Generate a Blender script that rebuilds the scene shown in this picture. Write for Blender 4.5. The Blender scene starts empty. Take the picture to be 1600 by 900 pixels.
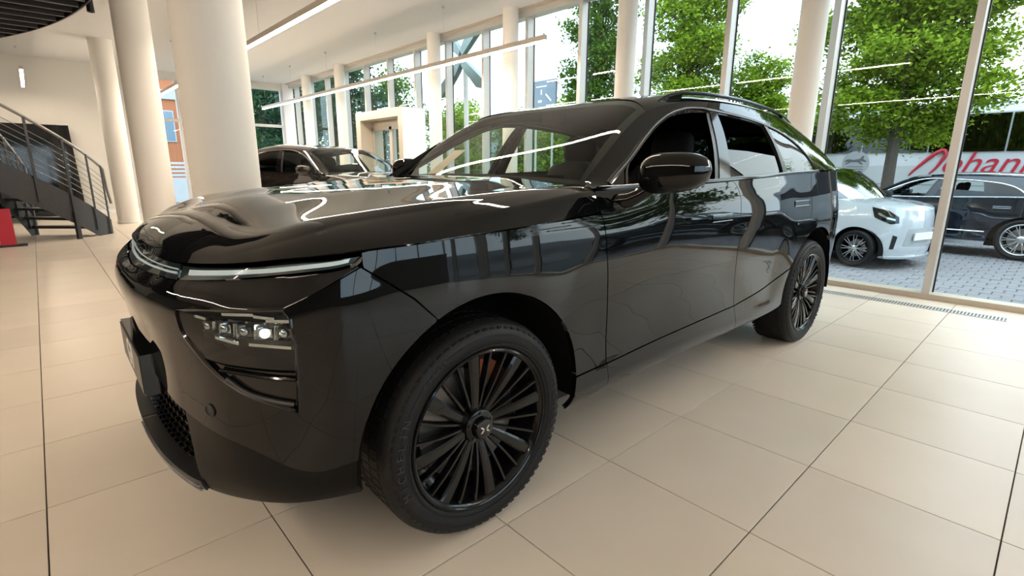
import bpy, math, random
import numpy as np
from mathutils import Matrix, Vector
PI = math.pi
random.seed(7); RNG = np.random.default_rng(7)
sc = bpy.context.scene
COL = sc.collection

# ---------------------------------------------------------------- camera
CAM = np.array([0.1535, -1.1612, 1.2357]); YAW, PITCH, ROLL, FPX = 0.82573, 0.23218, 0.00611, 791.85
def cam_axes():
    cy, sy, cp, sp = math.cos(YAW), math.sin(YAW), math.cos(PITCH), math.sin(PITCH)
    f = np.array([cy*cp, sy*cp, -sp]); r = np.array([sy, -cy, 0.]); u = np.cross(r, f)
    c, s = math.cos(ROLL), math.sin(ROLL)
    return c*r+s*u, -s*r+c*u, f
_r, _u, _f = cam_axes()
cam = bpy.data.cameras.new('camera'); cam.sensor_width = 36; cam.sensor_fit = 'HORIZONTAL'
cam.lens = FPX/1600*36; cam.clip_start = .02; cam.clip_end = 400
camo = bpy.data.objects.new('camera', cam); COL.objects.link(camo)
camo.matrix_world = Matrix([[_r[0], _u[0], -_f[0], CAM[0]], [_r[1], _u[1], -_f[1], CAM[1]], [_r[2], _u[2], -_f[2], CAM[2]], [0, 0, 0, 1]])
sc.camera = camo
def at(u, v, x=None, y=None, z=None):          # a point of the place seen at a picture position, on one known plane
    d = _r*(u-800)/FPX - _u*(v-450)/FPX + _f
    k = (x-CAM[0])/d[0] if x is not None else (y-CAM[1])/d[1] if y is not None else (z-CAM[2])/d[2]
    return CAM + k*d

# ---------------------------------------------------------------- light and exposure
wd = bpy.data.worlds.new('overcast_sky'); sc.world = wd; wd.use_nodes = True
_n = wd.node_tree.nodes; _l = wd.node_tree.links
_bg = _n['Background']
_tc = _n.new('ShaderNodeTexCoord'); _nz = _n.new('ShaderNodeTexNoise'); _rp = _n.new('ShaderNodeValToRGB')
_nz.inputs['Scale'].default_value = 1.6; _nz.inputs['Detail'].default_value = 5
_rp.color_ramp.elements[0].position = .35; _rp.color_ramp.elements[0].color = (.62, .79, 1.0, 1)
_rp.color_ramp.elements[1].position = .68; _rp.color_ramp.elements[1].color = (.90, .96, 1.0, 1)
_l.new(_tc.outputs['Generated'], _nz.inputs['Vector']); _l.new(_nz.outputs['Fac'], _rp.inputs['Fac'])
_l.new(_rp.outputs['Color'], _bg.inputs['Color']); _bg.inputs['Strength'].default_value = 3.7
sun = bpy.data.lights.new('sun', 'SUN'); sun.energy = 1.0; sun.angle = .35; sun.color = (1, .95, .86)
suno = bpy.data.objects.new('sun', sun); COL.objects.link(suno); suno.rotation_euler = (math.radians(38), math.radians(-14), math.radians(60))
LED = 92.0                                    # strength of the pendant light lines
sc.view_settings.view_transform = 'Standard'; sc.view_settings.look = 'None'
sc.view_settings.gamma = 1; sc.view_settings.use_curve_mapping = False
sc.view_settings.exposure = 0.26

# ---------------------------------------------------------------- materials
MATS = {}
def mat(name, col=(.5, .5, .5), rough=.5, metal=0., noise=0., nscale=20., bump=0., bscale=60., coat=0., emit=None, estr=0., ior=1.5, spec=.5, trans=0., stretch=None, coat_ior=1.5):
    m = bpy.data.materials.new(name); m.use_nodes = True; nt = m.node_tree; n = nt.nodes; l = nt.links
    b = n['Principled BSDF']
    b.inputs['Base Color'].default_value = (*col, 1); b.inputs['Roughness'].default_value = rough
    b.inputs['Metallic'].default_value = metal; b.inputs['Coat Weight'].default_value = coat; b.inputs['Coat Roughness'].default_value = .02; b.inputs['Coat IOR'].default_value = coat_ior
    b.inputs['IOR'].default_value = ior; b.inputs['Specular IOR Level'].default_value = spec
    if trans: b.inputs['Transmission Weight'].default_value = trans
    if emit: b.inputs['Emission Color'].default_value = (*emit, 1); b.inputs['Emission Strength'].default_value = estr
    if noise or bump:
        tc = n.new('ShaderNodeTexCoord'); mp = n.new('ShaderNodeMapping'); l.new(tc.outputs['Object'], mp.inputs[0])
        if stretch: mp.inputs['Scale'].default_value = stretch
    if noise:
        t = n.new('ShaderNodeTexNoise'); t.inputs['Scale'].default_value = nscale; t.inputs['Detail'].default_value = 4
        l.new(mp.outputs[0], t.inputs['Vector'])
        mx = n.new('ShaderNodeMix'); mx.data_type = 'RGBA'
        mx.inputs[6].default_value = (*[max(0, c*(1-noise)) for c in col], 1); mx.inputs[7].default_value = (*[min(1, c*(1+noise)) for c in col], 1)
        l.new(t.outputs['Fac'], mx.inputs[0]); l.new(mx.outputs[2], b.inputs['Base Color'])
    if bump:
        t2 = n.new('ShaderNodeTexNoise'); t2.inputs['Scale'].default_value = bscale; l.new(mp.outputs[0], t2.inputs['Vector'])
        bp_ = n.new('ShaderNodeBump'); bp_.inputs['Strength'].default_value = bump; bp_.inputs['Distance'].default_value = .01
        l.new(t2.outputs['Fac'], bp_.inputs['Height']); l.new(bp_.outputs[0], b.inputs['Normal'])
    MATS[name] = m; return m
def glass(name, tint=(.85, .92, .9), refl=1.0, rough=0.):
    m = bpy.data.materials.new(name); m.use_nodes = True; nt = m.node_tree; n = nt.nodes; l = nt.links; n.clear()
    o = n.new('ShaderNodeOutputMaterial'); t = n.new('ShaderNodeBsdfTransparent'); g = n.new('ShaderNodeBsdfGlossy'); mx = n.new('ShaderNodeMixShader'); f = n.new('ShaderNodeFresnel')
    t.inputs[0].default_value = (*tint, 1); g.inputs['Roughness'].default_value = rough; f.inputs[0].default_value = 1.5
    mu = n.new('ShaderNodeMath'); mu.operation = 'MULTIPLY'; mu.inputs[1].default_value = refl; mu.use_clamp = True
    ge = n.new('ShaderNodeNewGeometry'); mi = n.new('ShaderNodeMath'); mi.operation = 'MULTIPLY_ADD'; mi.inputs[1].default_value = 1/1.5-1.5; mi.inputs[2].default_value = 1.5; l.new(ge.outputs['Backfacing'], mi.inputs[0]); l.new(mi.outputs[0], f.inputs[0])
    l.new(f.outputs[0], mu.inputs[0]); l.new(mu.outputs[0], mx.inputs[0]); l.new(t.outputs[0], mx.inputs[1]); l.new(g.outputs[0], mx.inputs[2]); l.new(mx.outputs[0], o.inputs[0])
    MATS[name] = m; return m
def emis(name, col, s):
    m = bpy.data.materials.new(name); m.use_nodes = True; n = m.node_tree.nodes; n.clear()
    o = n.new('ShaderNodeOutputMaterial'); e = n.new('ShaderNodeEmission'); e.inputs[0].default_value = (*col, 1); e.inputs[1].default_value = s
    m.node_tree.links.new(e.outputs[0], o.inputs[0]); MATS[name] = m; return m
mat('paint_black', (.0035, .0038, .0042), .03, coat=1., spec=.0, coat_ior=1.43)
mat('gloss_black', (.004, .004, .0045), .06, spec=.55)
mat('satin_black', (.012, .012, .013), .35)
mat('plastic_black', (.004, .004, .004), .3, spec=.15)
mat('matte_black', (.008, .008, .008), .8)
mat('liner_black', (.004, .004, .004), .95, spec=.1)
mat('rubber', (.008, .008, .0085), .55, spec=.28, bump=.15, bscale=180)
mat('rubber_letter', (.022, .022, .023), .45)
mat('rim_black', (.005, .005, .0055), .2, coat=.35, spec=.2)
mat('disc_metal', (.22, .21, .2), .35, metal=1.)
mat('caliper', (.30, .08, .03), .4)
mat('chrome', (.75, .76, .78), .08, metal=1.)
mat('dark_chrome', (.16, .165, .17), .15, metal=1.)
mat('steel_dark', (.055, .055, .058), .45, metal=.6, noise=.15)
mat('white_print', (.85, .85, .85), .5)
mat('interior_dark', (.006, .006, .0065), .75, spec=.2, bump=.1, bscale=200)
mat('headliner', (.008, .008, .008), .95, spec=.1)
mat('lamp_reflector', (.6, .64, .66), .12, metal=1.)
glass('windshield_glass', (.80, .88, .84), .8)
glass('side_glass', (.78, .86, .84), .8)
glass('tint_glass', (.030, .033, .035), 1.15)
glass('lamp_glass', (.80, .84, .85), 1.0)
glass('window_glass', (.93, .975, .965), .45)
emis('led_strip', (1.0, .825, .635), LED)
emis('headlamp_led', (.90, 1.0, .84), 22)
mat('bar_light', (.50, .60, .63), .2, emit=(.55, .75, .85), estr=.10)
mat('bar_dark', (.03, .045, .05), .08, coat=1.)
# ---------------------------------------------------------------- mesh helpers
def A(x): return np.asarray(x, float)
def link(o, parent=None):
    COL.objects.link(o)
    if parent is not None: o.parent = parent
    return o
def mesh_obj(name, V, Fc, m, parent=None, smooth=True, normals=None, label=None):
    me = bpy.data.meshes.new(name); me.from_pydata([tuple(map(float, v)) for v in V], [], [tuple(map(int, f)) for f in Fc]); me.update()
    if m is not None: me.materials.append(MATS[m] if isinstance(m, str) else m)
    if smooth:
        me.polygons.foreach_set('use_smooth', [True]*len(me.polygons))
        if normals is not None: me.normals_split_custom_set_from_vertices([tuple(map(float, n)) for n in normals])
        elif smooth == 'auto': me.set_sharp_from_angle(angle=math.radians(35))
    o = bpy.data.objects.new(name, me); link(o, parent)
    if label: o['label'] = label
    return o
def empty(name, loc=(0, 0, 0), rz=0.):
    o = bpy.data.objects.new(name, None); COL.objects.link(o); o.location = loc; o.rotation_euler = (0, 0, rz); o.empty_display_size = .1; return o
def tag(o, label, cat, group=None):
    o['label'] = label; o['category'] = cat
    if group: o['group'] = group
    return o
def thing(name, label, cat, loc=(0, 0, 0), rz=0., group=None): return tag(empty(name, loc, rz), label, cat, group)
def struct(o): o['kind'] = 'structure'; return o
def copy_tree(o, parent=None):
    c = o.copy(); COL.objects.link(c)
    if parent is not None: c.parent = parent
    for ch in list(o.children): copy_tree(ch, c)
    return c
class MB:
    """collects shapes into one mesh"""
    def __init__(s): s.v = []; s.f = []; s.n = []; s.k = 0; s.hasn = True
    def add(s, V, Fc, N=None):
        V = A(V).reshape(-1, 3); s.v.append(V); s.f += [tuple(i+s.k for i in f) for f in Fc]; s.k += len(V)
        if N is None: s.hasn = False
        else: s.n.append(A(N).reshape(-1, 3))
        return s
    def grid(s, P, N=None, closed_u=False, closed_v=False, out=None):
        P = A(P); m, n = P.shape[:2]
        Fc = []
        for i in range(m if closed_v else m-1):
            for j in range(n if closed_u else n-1):
                a, b = i*n+j, i*n+(j+1) % n; c, d = ((i+1) % m)*n+(j+1) % n, ((i+1) % m)*n+j
                Fc.append((a, b, c, d))
        if N is not None:
            i, j = m//2, n//2; i = min(i, m-2); j = min(j, n-2)
            fn = np.cross(P[i, j+1]-P[i, j], P[i+1, j]-P[i, j])
            if fn @ N[i, j] < 0: Fc = [f[::-1] for f in Fc]
        return s.add(P.reshape(-1, 3), Fc, None if N is None else A(N).reshape(-1, 3))
    def box(s, lo, hi):
        (x0, y0, z0), (x1, y1, z1) = lo, hi
        V = [(x, y, z) for x in (x0, x1) for y in (y0, y1) for z in (z0, z1)]
        return s.add(V, [(0, 1, 3, 2), (4, 6, 7, 5), (0, 4, 5, 1), (2, 3, 7, 6), (0, 2, 6, 4), (1, 5, 7, 3)])
    def bar(s, p, q, w, h, up=(0, 0, 1)):       # box along p-q, w across, h along up
        p, q = A(p), A(q); d = q-p; d /= np.linalg.norm(d); sd = np.cross(d, A(up)); sd /= np.linalg.norm(sd)+1e-9; u = np.cross(sd, d)
        V = [e+sd*a*w/2+u*b*h/2 for e in (p, q) for a in (-1, 1) for b in (-1, 1)]
        return s.add(V, [(0, 1, 3, 2), (4, 6, 7, 5), (0, 4, 5, 1), (2, 3, 7, 6), (0, 2, 6, 4), (1, 5, 7, 3)])
    def tube(s, path, r, n=10, closed=False, cap=True):
        P = A(path); k = len(P); rr = np.full(k, r) if np.isscalar(r) else A(r)
        T = np.roll(P, -1, 0)-np.roll(P, 1, 0) if closed else np.gradient(P, axis=0)
        T /= np.linalg.norm(T, axis=1)[:, None]+1e-12
        up = A((0, 0, 1)) if abs(T[0, 2]) < .9 else A((1, 0, 0)); u = np.cross(T[0], up); u /= np.linalg.norm(u); R_ = []
        for i in range(k):
            u = u-T[i]*(u@T[i]); u /= np.linalg.norm(u); w = np.cross(T[i], u); a = np.arange(n)*2*PI/n
            R_.append(P[i]+rr[i]*(np.cos(a)[:, None]*u+np.sin(a)[:, None]*w))
        s.grid(A(R_), closed_u=True, closed_v=closed)
        if cap and not closed:
            b = s.k-k*n; s.f.append(tuple(b+i for i in range(n))[::-1]); s.f.append(tuple(b+(k-1)*n+i for i in range(n)))
        return s
    def lathe(s, prof, n=48, axis='z', c=(0, 0, 0), a0=0., a1=2*PI):
        prof = A(prof); full = abs(a1-a0-2*PI) < 1e-6; a = a0+(a1-a0)*np.arange(n)/(n if full else n-1)
        r, h = prof[:, 0][:, None], prof[:, 1][:, None]+0*a[None]; X_, Y_ = r*np.cos(a), r*np.sin(a)
        P = np.stack([X_, Y_, h], -1) if axis == 'z' else np.stack([X_, h, Y_], -1) if axis == 'y' else np.stack([h, X_, Y_], -1)
        return s.grid(P+A(c), closed_u=full)
    def prism(s, poly, f0, f1):                 # poly points mapped by f0 / f1 to the two faces
        a = A([f0(*p) for p in poly]); b = A([f1(*p) for p in poly]); n = len(a)
        Fc = [tuple(range(n))[::-1], tuple(range(n, 2*n))]+[(i, (i+1) % n, n+(i+1) % n, n+i) for i in range(n)]
        return s.add(np.r_[a, b], Fc)
    def build(s, name, m, parent=None, smooth='auto', label=None):
        V = np.concatenate(s.v); N = np.concatenate(s.n) if s.hasn and s.n else None
        return mesh_obj(name, V, s.f, m, parent, smooth, N, label)
def gnorm(P):
    du = np.gradient(P, axis=1); dv = np.gradient(P, axis=0); N = np.cross(du, dv); L = np.linalg.norm(N, axis=2); L[L == 0] = 1
    return N/L[..., None]
class Sp:
    """cubic Hermite through points; mono=True keeps it from overshooting"""
    def __init__(s, t, v, mono=False):
        s.t = A(t); v = A(v); s.v = v if v.ndim > 1 else v[:, None]; s.flat = v.ndim == 1
        h = np.diff(s.t)[:, None]; d = np.diff(s.v, axis=0)/h; m = np.zeros_like(s.v)
        m[0], m[-1] = d[0], d[-1]
        if len(h) > 1:
            if mono:
                w1 = 2*h[1:]+h[:-1]; w2 = h[1:]+2*h[:-1]; ok = d[1:]*d[:-1] > 0
                with np.errstate(all='ignore'): mm = (w1+w2)/(w1/d[:-1]+w2/d[1:])
                m[1:-1] = np.where(ok, mm, 0)
            else: m[1:-1] = (d[:-1]*h[1:]+d[1:]*h[:-1])/(h[1:]+h[:-1])
        s.m = m
    def __call__(s, x):
        x = A(x); sh = x.shape; x = x.ravel(); i = np.clip(np.searchsorted(s.t, x)-1, 0, len(s.t)-2); h = s.t[i+1]-s.t[i]
        u = np.clip((x-s.t[i])/h, -.2, 1.2)[:, None]; h = h[:, None]
        r = (2*u**3-3*u**2+1)*s.v[i]+(u**3-2*u**2+u)*h*s.m[i]+(-2*u**3+3*u**2)*s.v[i+1]+(u**3-u**2)*h*s.m[i+1]
        return r[:, 0].reshape(sh) if s.flat else r.reshape(*sh, -1)
def resamp(c, u):                              # polyline -> points at fractions u of its length
    c = A(c); L = np.r_[0, np.cumsum(np.linalg.norm(np.diff(c, axis=0), axis=1))]; L /= L[-1]
    return np.stack([np.interp(u, L, c[:, k]) for k in range(c.shape[1])], -1)
def smooth_line(pts, n=40):
    p = A(pts); L = np.r_[0, np.cumsum(np.linalg.norm(np.diff(p, axis=0), axis=1))]
    return Sp(L, p)(np.linspace(0, L[-1], n))
def coons(b, t, l, r, n, m, eu=0., ev=0.):
    u = np.linspace(eu, 1-eu, n); v = np.linspace(ev, 1-ev, m)
    B, T_, L, R_ = resamp(b, u), resamp(t, u), resamp(l, v), resamp(r, v); b, t = A(b), A(t)
    U, V = u[None, :, None], v[:, None, None]
    return (1-V)*B[None]+V*T_[None]+(1-U)*L[:, None]+U*R_[:, None]-((1-U)*(1-V)*b[0]+U*(1-V)*b[-1]+(1-U)*V*t[0]+U*V*t[-1])
def mirror(P): return P*A((1, -1, 1))
def text_mesh(name, s, size, m, parent=None, depth=.001, align='CENTER', shear=0.):
    cu = bpy.data.curves.new(name, 'FONT'); cu.body = s; cu.size = size; cu.extrude = depth; cu.align_x = align; cu.align_y = 'CENTER'; cu.shear = shear
    to = bpy.data.objects.new(name, cu); COL.objects.link(to); bpy.context.view_layer.update()
    me = bpy.data.meshes.new_from_object(to.evaluated_get(bpy.context.evaluated_depsgraph_get())); bpy.data.objects.remove(to); bpy.data.curves.remove(cu)
    me.materials.clear(); me.materials.append(MATS[m]); o = bpy.data.objects.new(name, me); link(o, parent); return o
def frame_mat(origin, ex, ey):                  # matrix whose x,y axes are ex,ey
    ex = A(ex)/np.linalg.norm(ex); ey = A(ey)-ex*(A(ey)@ex); ey /= np.linalg.norm(ey); ez = np.cross(ex, ey)
    return Matrix([[ex[0], ey[0], ez[0], origin[0]], [ex[1], ey[1], ez[1], origin[1]], [ex[2], ey[2], ez[2], origin[2]], [0, 0, 0, 1]])
# ---------------------------------------------------------------- the big SUV: surfaces (local x runs to the rear from the front axle, -y is the driver's side)
_PL = A([(-.850, 0), (-.847, -.15), (-.837, -.3), (-.816, -.45), (-.776, -.6), (-.71, -.74), (-.60, -.865), (-.47, -.932), (-.3, -.957), (0, -.966), (.4, -.960), (.8, -.953), (1.4, -.951), (2.0, -.954),
         (2.6, -.962), (3.0, -.968), (3.3, -.958), (3.55, -.925), (3.75, -.83), (3.88, -.65), (3.935, -.35), (3.95, 0)])
_sl = np.r_[0, np.cumsum(np.linalg.norm(np.diff(_PL, axis=0), axis=1))]; _sl -= _sl[9]
PLAN = Sp(_sl, _PL); S0, S1 = _sl[0], _sl[-1]
_Z = A([.25, .29, .33, .37, .44, .52, .62, .74, .84, .88, .91, .94, .98, 1.02, 1.07, 1.12, 1.18, 1.25])
_D = {  # offset from the plan line at each height, per station
 'c':  [-.055, -.020, -.004, -.004, -.012, -.022, -.027, -.018, -.002, -.012, -.050, -.080, -.10, -.12, -.15, -.18, -.2, -.22],
 'd':  [-.060, -.022, -.006, -.004, -.006, -.008, -.009, -.005, .000, -.006, -.028, -.060, -.085, -.10, -.13, -.16, -.18, -.2],
 'k':  [-.080, -.040, -.022, -.012, -.006, .000, .002, .001, -.002, -.008, -.022, -.046, -.062, -.07, -.09, -.12, -.14, -.16],
 'f':  [-.090, -.050, -.030, -.020, -.010, -.004, .000, .000, -.001, -.003, -.006, -.011, -.017, -.023, -.030, -.04, -.05, -.06],
 'w':  [-.080, -.045, -.022, -.012, -.006, -.002, .002, .005, .004, .002, .000, -.003, -.006, -.010, -.016, -.026, -.04, -.055],
 'o':  [-.110, -.060, -.024, -.016, -.024, -.026, -.022, -.010, -.002, .000, .001, .001, .000, -.003, -.009, -.019, -.032, -.045],
 'p':  [-.095, -.052, -.023, -.014, -.015, -.014, -.010, -.003, .001, .001, .000, -.001, -.003, -.009, -.022, -.045, -.078, -.11],
 'q':  [-.100, -.060, -.030, -.018, -.016, -.012, -.004, .003, .006, .006, .005, .002, -.004, -.010, -.016, -.026, -.038, -.050],
 'r':  [-.090, -.050, -.024, -.010, -.004, .000, .002, .002, .000, -.002, -.006, -.010, -.016, -.024, -.035, -.048, -.06, -.08]}
_ST = [(S0, 'c'), (-1.25, 'c'), (-1.0, 'd'), (-.78, 'k'), (-.48, 'f'), (-.30, 'w'), (0, 'w'), (.33, 'w'), (.60, 'p'), (1.15, 'o'), (2.3, 'o'), (2.62, 'q'), (3.0, 'q'), (3.4, 'q'), (3.75, 'r'), (S1, 'r')]
_SS = A([a for a, _ in _ST]); _ZF = np.linspace(.2, 1.3, 441)
_TAB = A([Sp(_Z, _D[k], True)(_ZF) for _, k in _ST])
def _ker(T_, n):                               # light smoothing over height so that the rows read as one skin
    k = np.hanning(n+2)[1:-1]; k /= k.sum(); P_ = np.pad(T_, ((0, 0), (n//2, n//2)), mode='edge')
    return A([np.convolve(r, k, 'valid') for r in P_])
_TAB = _ker(_TAB, 13)
def crease_z(s): return np.interp(s, [-1.6, -.949, -.786, -.606, -.405], [.852, .861, .877, .884, .985])
def bar_z(s): return np.interp(s, [S0, -1.274, -1.013, -.782, -.628, -.541, -.471, -.416], [.905, .912, .926, .943, .956, .965, .972, .984])
def body(s, z, off=0., lip=True):
    s, z = np.broadcast_arrays(A(s), A(z)); sh = s.shape; s_, z_ = s.ravel(), z.ravel()
    i = np.clip((z_-.2)/1.1*440, 0, 439.999); i0 = i.astype(int); fz = i-i0
    Cc = _TAB[:, i0]*(1-fz)+_TAB[:, i0+1]*fz
    j = np.clip(np.searchsorted(_SS, s_)-1, 0, len(_SS)-2); h = _SS[j+1]-_SS[j]; u = np.clip((s_-_SS[j])/h, 0, 1); u = u*u*(3-2*u)
    d = Cc[j, np.arange(len(s_))]*(1-u)+Cc[j+1, np.arange(len(s_))]*u+off
    if lip: d = d-.42*np.clip(np.minimum(z_, bar_z(s_))-crease_z(s_), 0, 1)*np.interp(s_, [-.95, -.68, -.405, -.40], [0, 1, 1, 0])
    p = PLAN(s_); q = PLAN(s_+1e-3)-PLAN(s_-1e-3); q /= np.linalg.norm(q, axis=1)[:, None]
    n = np.stack([q[:, 1], -q[:, 0]], 1); n *= np.where((n*(p-A((1.5, 0)))).sum(1) < 0, -1, 1)[:, None]
    return np.stack([p[:, 0]+n[:, 0]*d, p[:, 1]+n[:, 1]*d, z_], 1).reshape(*sh, 3)
# upper side: from the belt line to the roof edge
_RE = A([(.60, -.815, 1.160), (.8, -.772, 1.285), (1.0, -.730, 1.405), (1.2, -.700, 1.503), (1.45, -.704, 1.563), (1.8, -.715, 1.594), (2.2, -.720, 1.600), (2.6, -.712, 1.588), (3.0, -.69, 1.558), (3.3, -.66, 1.515), (3.6, -.62, 1.44), (3.8, -.59, 1.36)])
REDGE = Sp(_RE[:, 0], _RE[:, 1:])
BELT = Sp([.5, 1.0, 1.4, 2.0, 2.7, 3.2, 3.6, 3.8], [1.155, 1.168, 1.176, 1.196, 1.222, 1.232, 1.236, 1.236])
def upper(x, z):
    x, z = np.broadcast_arrays(A(x), A(z)); e = REDGE(x); zb = BELT(x); yb = body(x, zb)[..., 1]+.006
    t = (z-zb)/np.maximum(e[..., 1]-zb, .02)
    y = yb+(e[..., 0]-yb)*(.50*t+.50*t*t)
    return np.stack([x+0*y, y, z+0*y], -1)
# ---------------------------------------------------------------- the big SUV: parts
SUV_LOC = (1.1592, .9987, 0); SUV_RZ = -.01017
suv = thing('suv', 'large glossy black suv with dark multi spoke wheels in the foreground', 'car', SUV_LOC, SUV_RZ)
def skirt(mb, P, N, depth):
    m, n = P.shape[:2]; ring = [(0, j) for j in range(n)]+[(i, n-1) for i in range(1, m)]+[(m-1, j) for j in range(n-2, -1, -1)]+[(i, 0) for i in range(m-2, 0, -1)]
    a = A([P[i, j] for i, j in ring]); nn = A([N[i, j] for i, j in ring]); k = len(a)
    t = np.roll(a, -1, 0)-np.roll(a, 1, 0); o = np.cross(t, nn); c = a.mean(0); o /= np.linalg.norm(o, axis=1)[:, None]+1e-9
    if ((a-c)*o).sum() < 0: o = -o
    b = a-nn*depth
    Fc = [(i, (i+1) % k, k+(i+1) % k, k+i) for i in range(k)]
    f0 = np.cross(a[1]-a[0], b[0]-a[0])
    if f0@o[0] < 0: Fc = [f[::-1] for f in Fc]
    mb.add(np.r_[a, b], Fc, np.r_[o, o])
def surf_patch(mb, fn, prm, side, sk=.02, off=0., ref=None):
    P = fn(prm[..., 0], prm[..., 1]); h = 2e-3
    da = fn(prm[..., 0]+h, prm[..., 1])-fn(prm[..., 0]-h, prm[..., 1]); db = fn(prm[..., 0], prm[..., 1]+h)-fn(prm[..., 0], prm[..., 1]-h)
    N = np.cross(da, db); N /= np.linalg.norm(N, axis=2)[..., None]
    ctr = A((1.5, 0, .7)); sg = np.sign(((P-ctr)*A((.2, 1, .1))*N).sum(-1)); sg = np.sign(sg.sum()) or 1.
    N = N*sg; P = P+N*off
    if side > 0: P, N = mirror(P), mirror(N)
    mb.grid(P, N)
    if sk: skirt(mb, P, N, sk)
    return P, N
ctr_n = lambda N, P: np.where(np.abs(P[..., 1:2]) < 1e-5, N*A((1, 0, 1)), N)
def panel(name, m, prm_list, fn=body, parent=suv, sk=.02, off=0., both=True, label=None):
    out = []
    for side in ((-1, 1) if both else (-1,)):
        mb = MB()
        for prm in prm_list: surf_patch(mb, fn, prm, side, sk, off)
        out.append(mb.build(name, m, parent, True, label))
    return out
arch = lambda c, a0, a1, n=30: [(c+.458*math.cos(a), .388+.458*math.sin(a)) for a in np.linspace(math.radians(a0), math.radians(a1), n)]
AF, AR = .012, 3.005
HL_TOP = [(-.949, .861), (-.875, .871), (-.786, .877), (-.675, .882), (-.606, .884)]
HL_R = [(-.588, .602), (-.581, .719), (-.581, .789), (-.587, .858), (-.606, .884)]
HL_LOW = smooth_line([(-.949, .861), (-.934, .799), (-.889, .756), (-.826, .707), (-.75, .662), (-.698, .641), (-.648, .625), (-.588, .602)])
HL_MID = [(-.889, .756), (-.857, .735), (-.781, .727), (-.689, .722), (-.581, .714)]
CREASE = smooth_line([(S0, .585), (-1.17, .576), (-.998, .552), (-.937, .540), (-.719, .486), (-.602, .425), (-.576, .417), (-.4455, .428)], 60)
CHIN = smooth_line([(S0, .285), (-1.1, .283), (-.98, .275), (-.88, .270), (-.69, .285), (-.53, .298), (-.437, .303)])
BARL = smooth_line([(S0, .905), (-1.274, .912), (-1.013, .926), (-.782, .943), (-.628, .956), (-.541, .965), (-.471, .972), (-.416, .984)], 60)
cut = lambda c, a, b: A([p for p in [(a, np.interp(a, A(c)[:, 0], A(c)[:, 1]))]+[tuple(q) for q in A(c) if a < q[0] < b]+[(b, np.interp(b, A(c)[:, 0], A(c)[:, 1]))]])
L = lambda *p: A(p)
mat('alloy', (.55, .56, .58), .25, metal=.9)
# front bumper: one skin built from patches
BR = (-.588, .602); BC = tuple(cut(CREASE, -.588, -.55)[0])
mbp = MB()
for sd in (-1, 1):
    surf_patch(mbp, body, coons(np.r_[L((S0, .852), (-1.2, .854)), HL_TOP, L((-.41, .980))], np.r_[cut(BARL, S0, -.418), L((-.412, .984))], L((S0, .852), (S0, .905)), L((-.41, .980), (-.412, .984)), 90, 14), sd, 0)
    surf_patch(mbp, body, coons(cut(CREASE, S0, -.588), L((S0, .852), (-1.2, .854), (-.949, .861)), L((S0, .585), (S0, .852)), np.r_[L(BC), HL_LOW[::-1]], 60, 46), sd, 0)
    rt = np.r_[L((-.4455, .428)), arch(AF, 174, 116, 24), L((-.267, .877), (-.338, .93), (-.404, .978))]
    surf_patch(mbp, lambda s_, z_: body(s_, z_, 0., False), coons(cut(CREASE, -.588, -.4455), L((-.606, .884), (-.404, .978)), np.r_[L(BC), HL_R], rt, 34, 56), sd, .015)
bump = mbp.build('front_bumper', 'paint_black', suv, True)
mbl = MB(); mbg = MB(); mbc = MB()
GR = L((-.945, .305), (-.965, .373), (-.998, .552))
for sd in (-1, 1):
    surf_patch(mbl, body, coons(cut(CHIN, -.945, -.437), cut(CREASE, -.998, -.4455), GR, L((-.437, .303), (-.4455, .428)), 40, 16, 0, 0), sd, .02, -.003)
    surf_patch(mbg, body, coons(L((S0, .33), (-.955, .34)), cut(CREASE, S0, -1.0), L((S0, .33), (S0, .585)), L((-.955, .34), (-1.0, .552)), 30, 14), sd, 0, -.055)
    surf_patch(mbc, body, coons(cut(CHIN, S0, -.945), L((S0, .336), (-.952, .338)), L((S0, .285), (S0, .336)), L((-.945, .305), (-.952, .338)), 40, 6), sd, .06, .004)
low = mbl.build('lower_bumper', 'plastic_black', suv, True); low['kind'] = 'stuff'
grl = mbg.build('grille', 'liner_black', suv, True)
chn = mbc.build('chin_spoiler', 'satin_black', suv, True)
for zz, rr in ((.302, .004), (.320, .0035)):
    MB().tube([body(s, zz, .008) for s in np.linspace(S0, -.96, 30)]+[], rr, 6).build('chin_strip', 'alloy', chn)
mbs = MB()
for r_ in range(8):
    for c_ in range(24):
        s_ = S0+.03+c_*.045+(r_ % 2)*.022; z_ = .355+r_*.027
        if s_ < -1.0:
            for sd in (-1, 1):
                p = body(s_, z_, -.045); q = body(s_+.016, z_-.004, -.045)
                if sd > 0: p, q = mirror(p), mirror(q)
                mbs.bar(p, q, .012, .005)
st_ = mbs.build('grille_stud', 'dark_chrome', grl, False); st_['kind'] = 'stuff'
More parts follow.
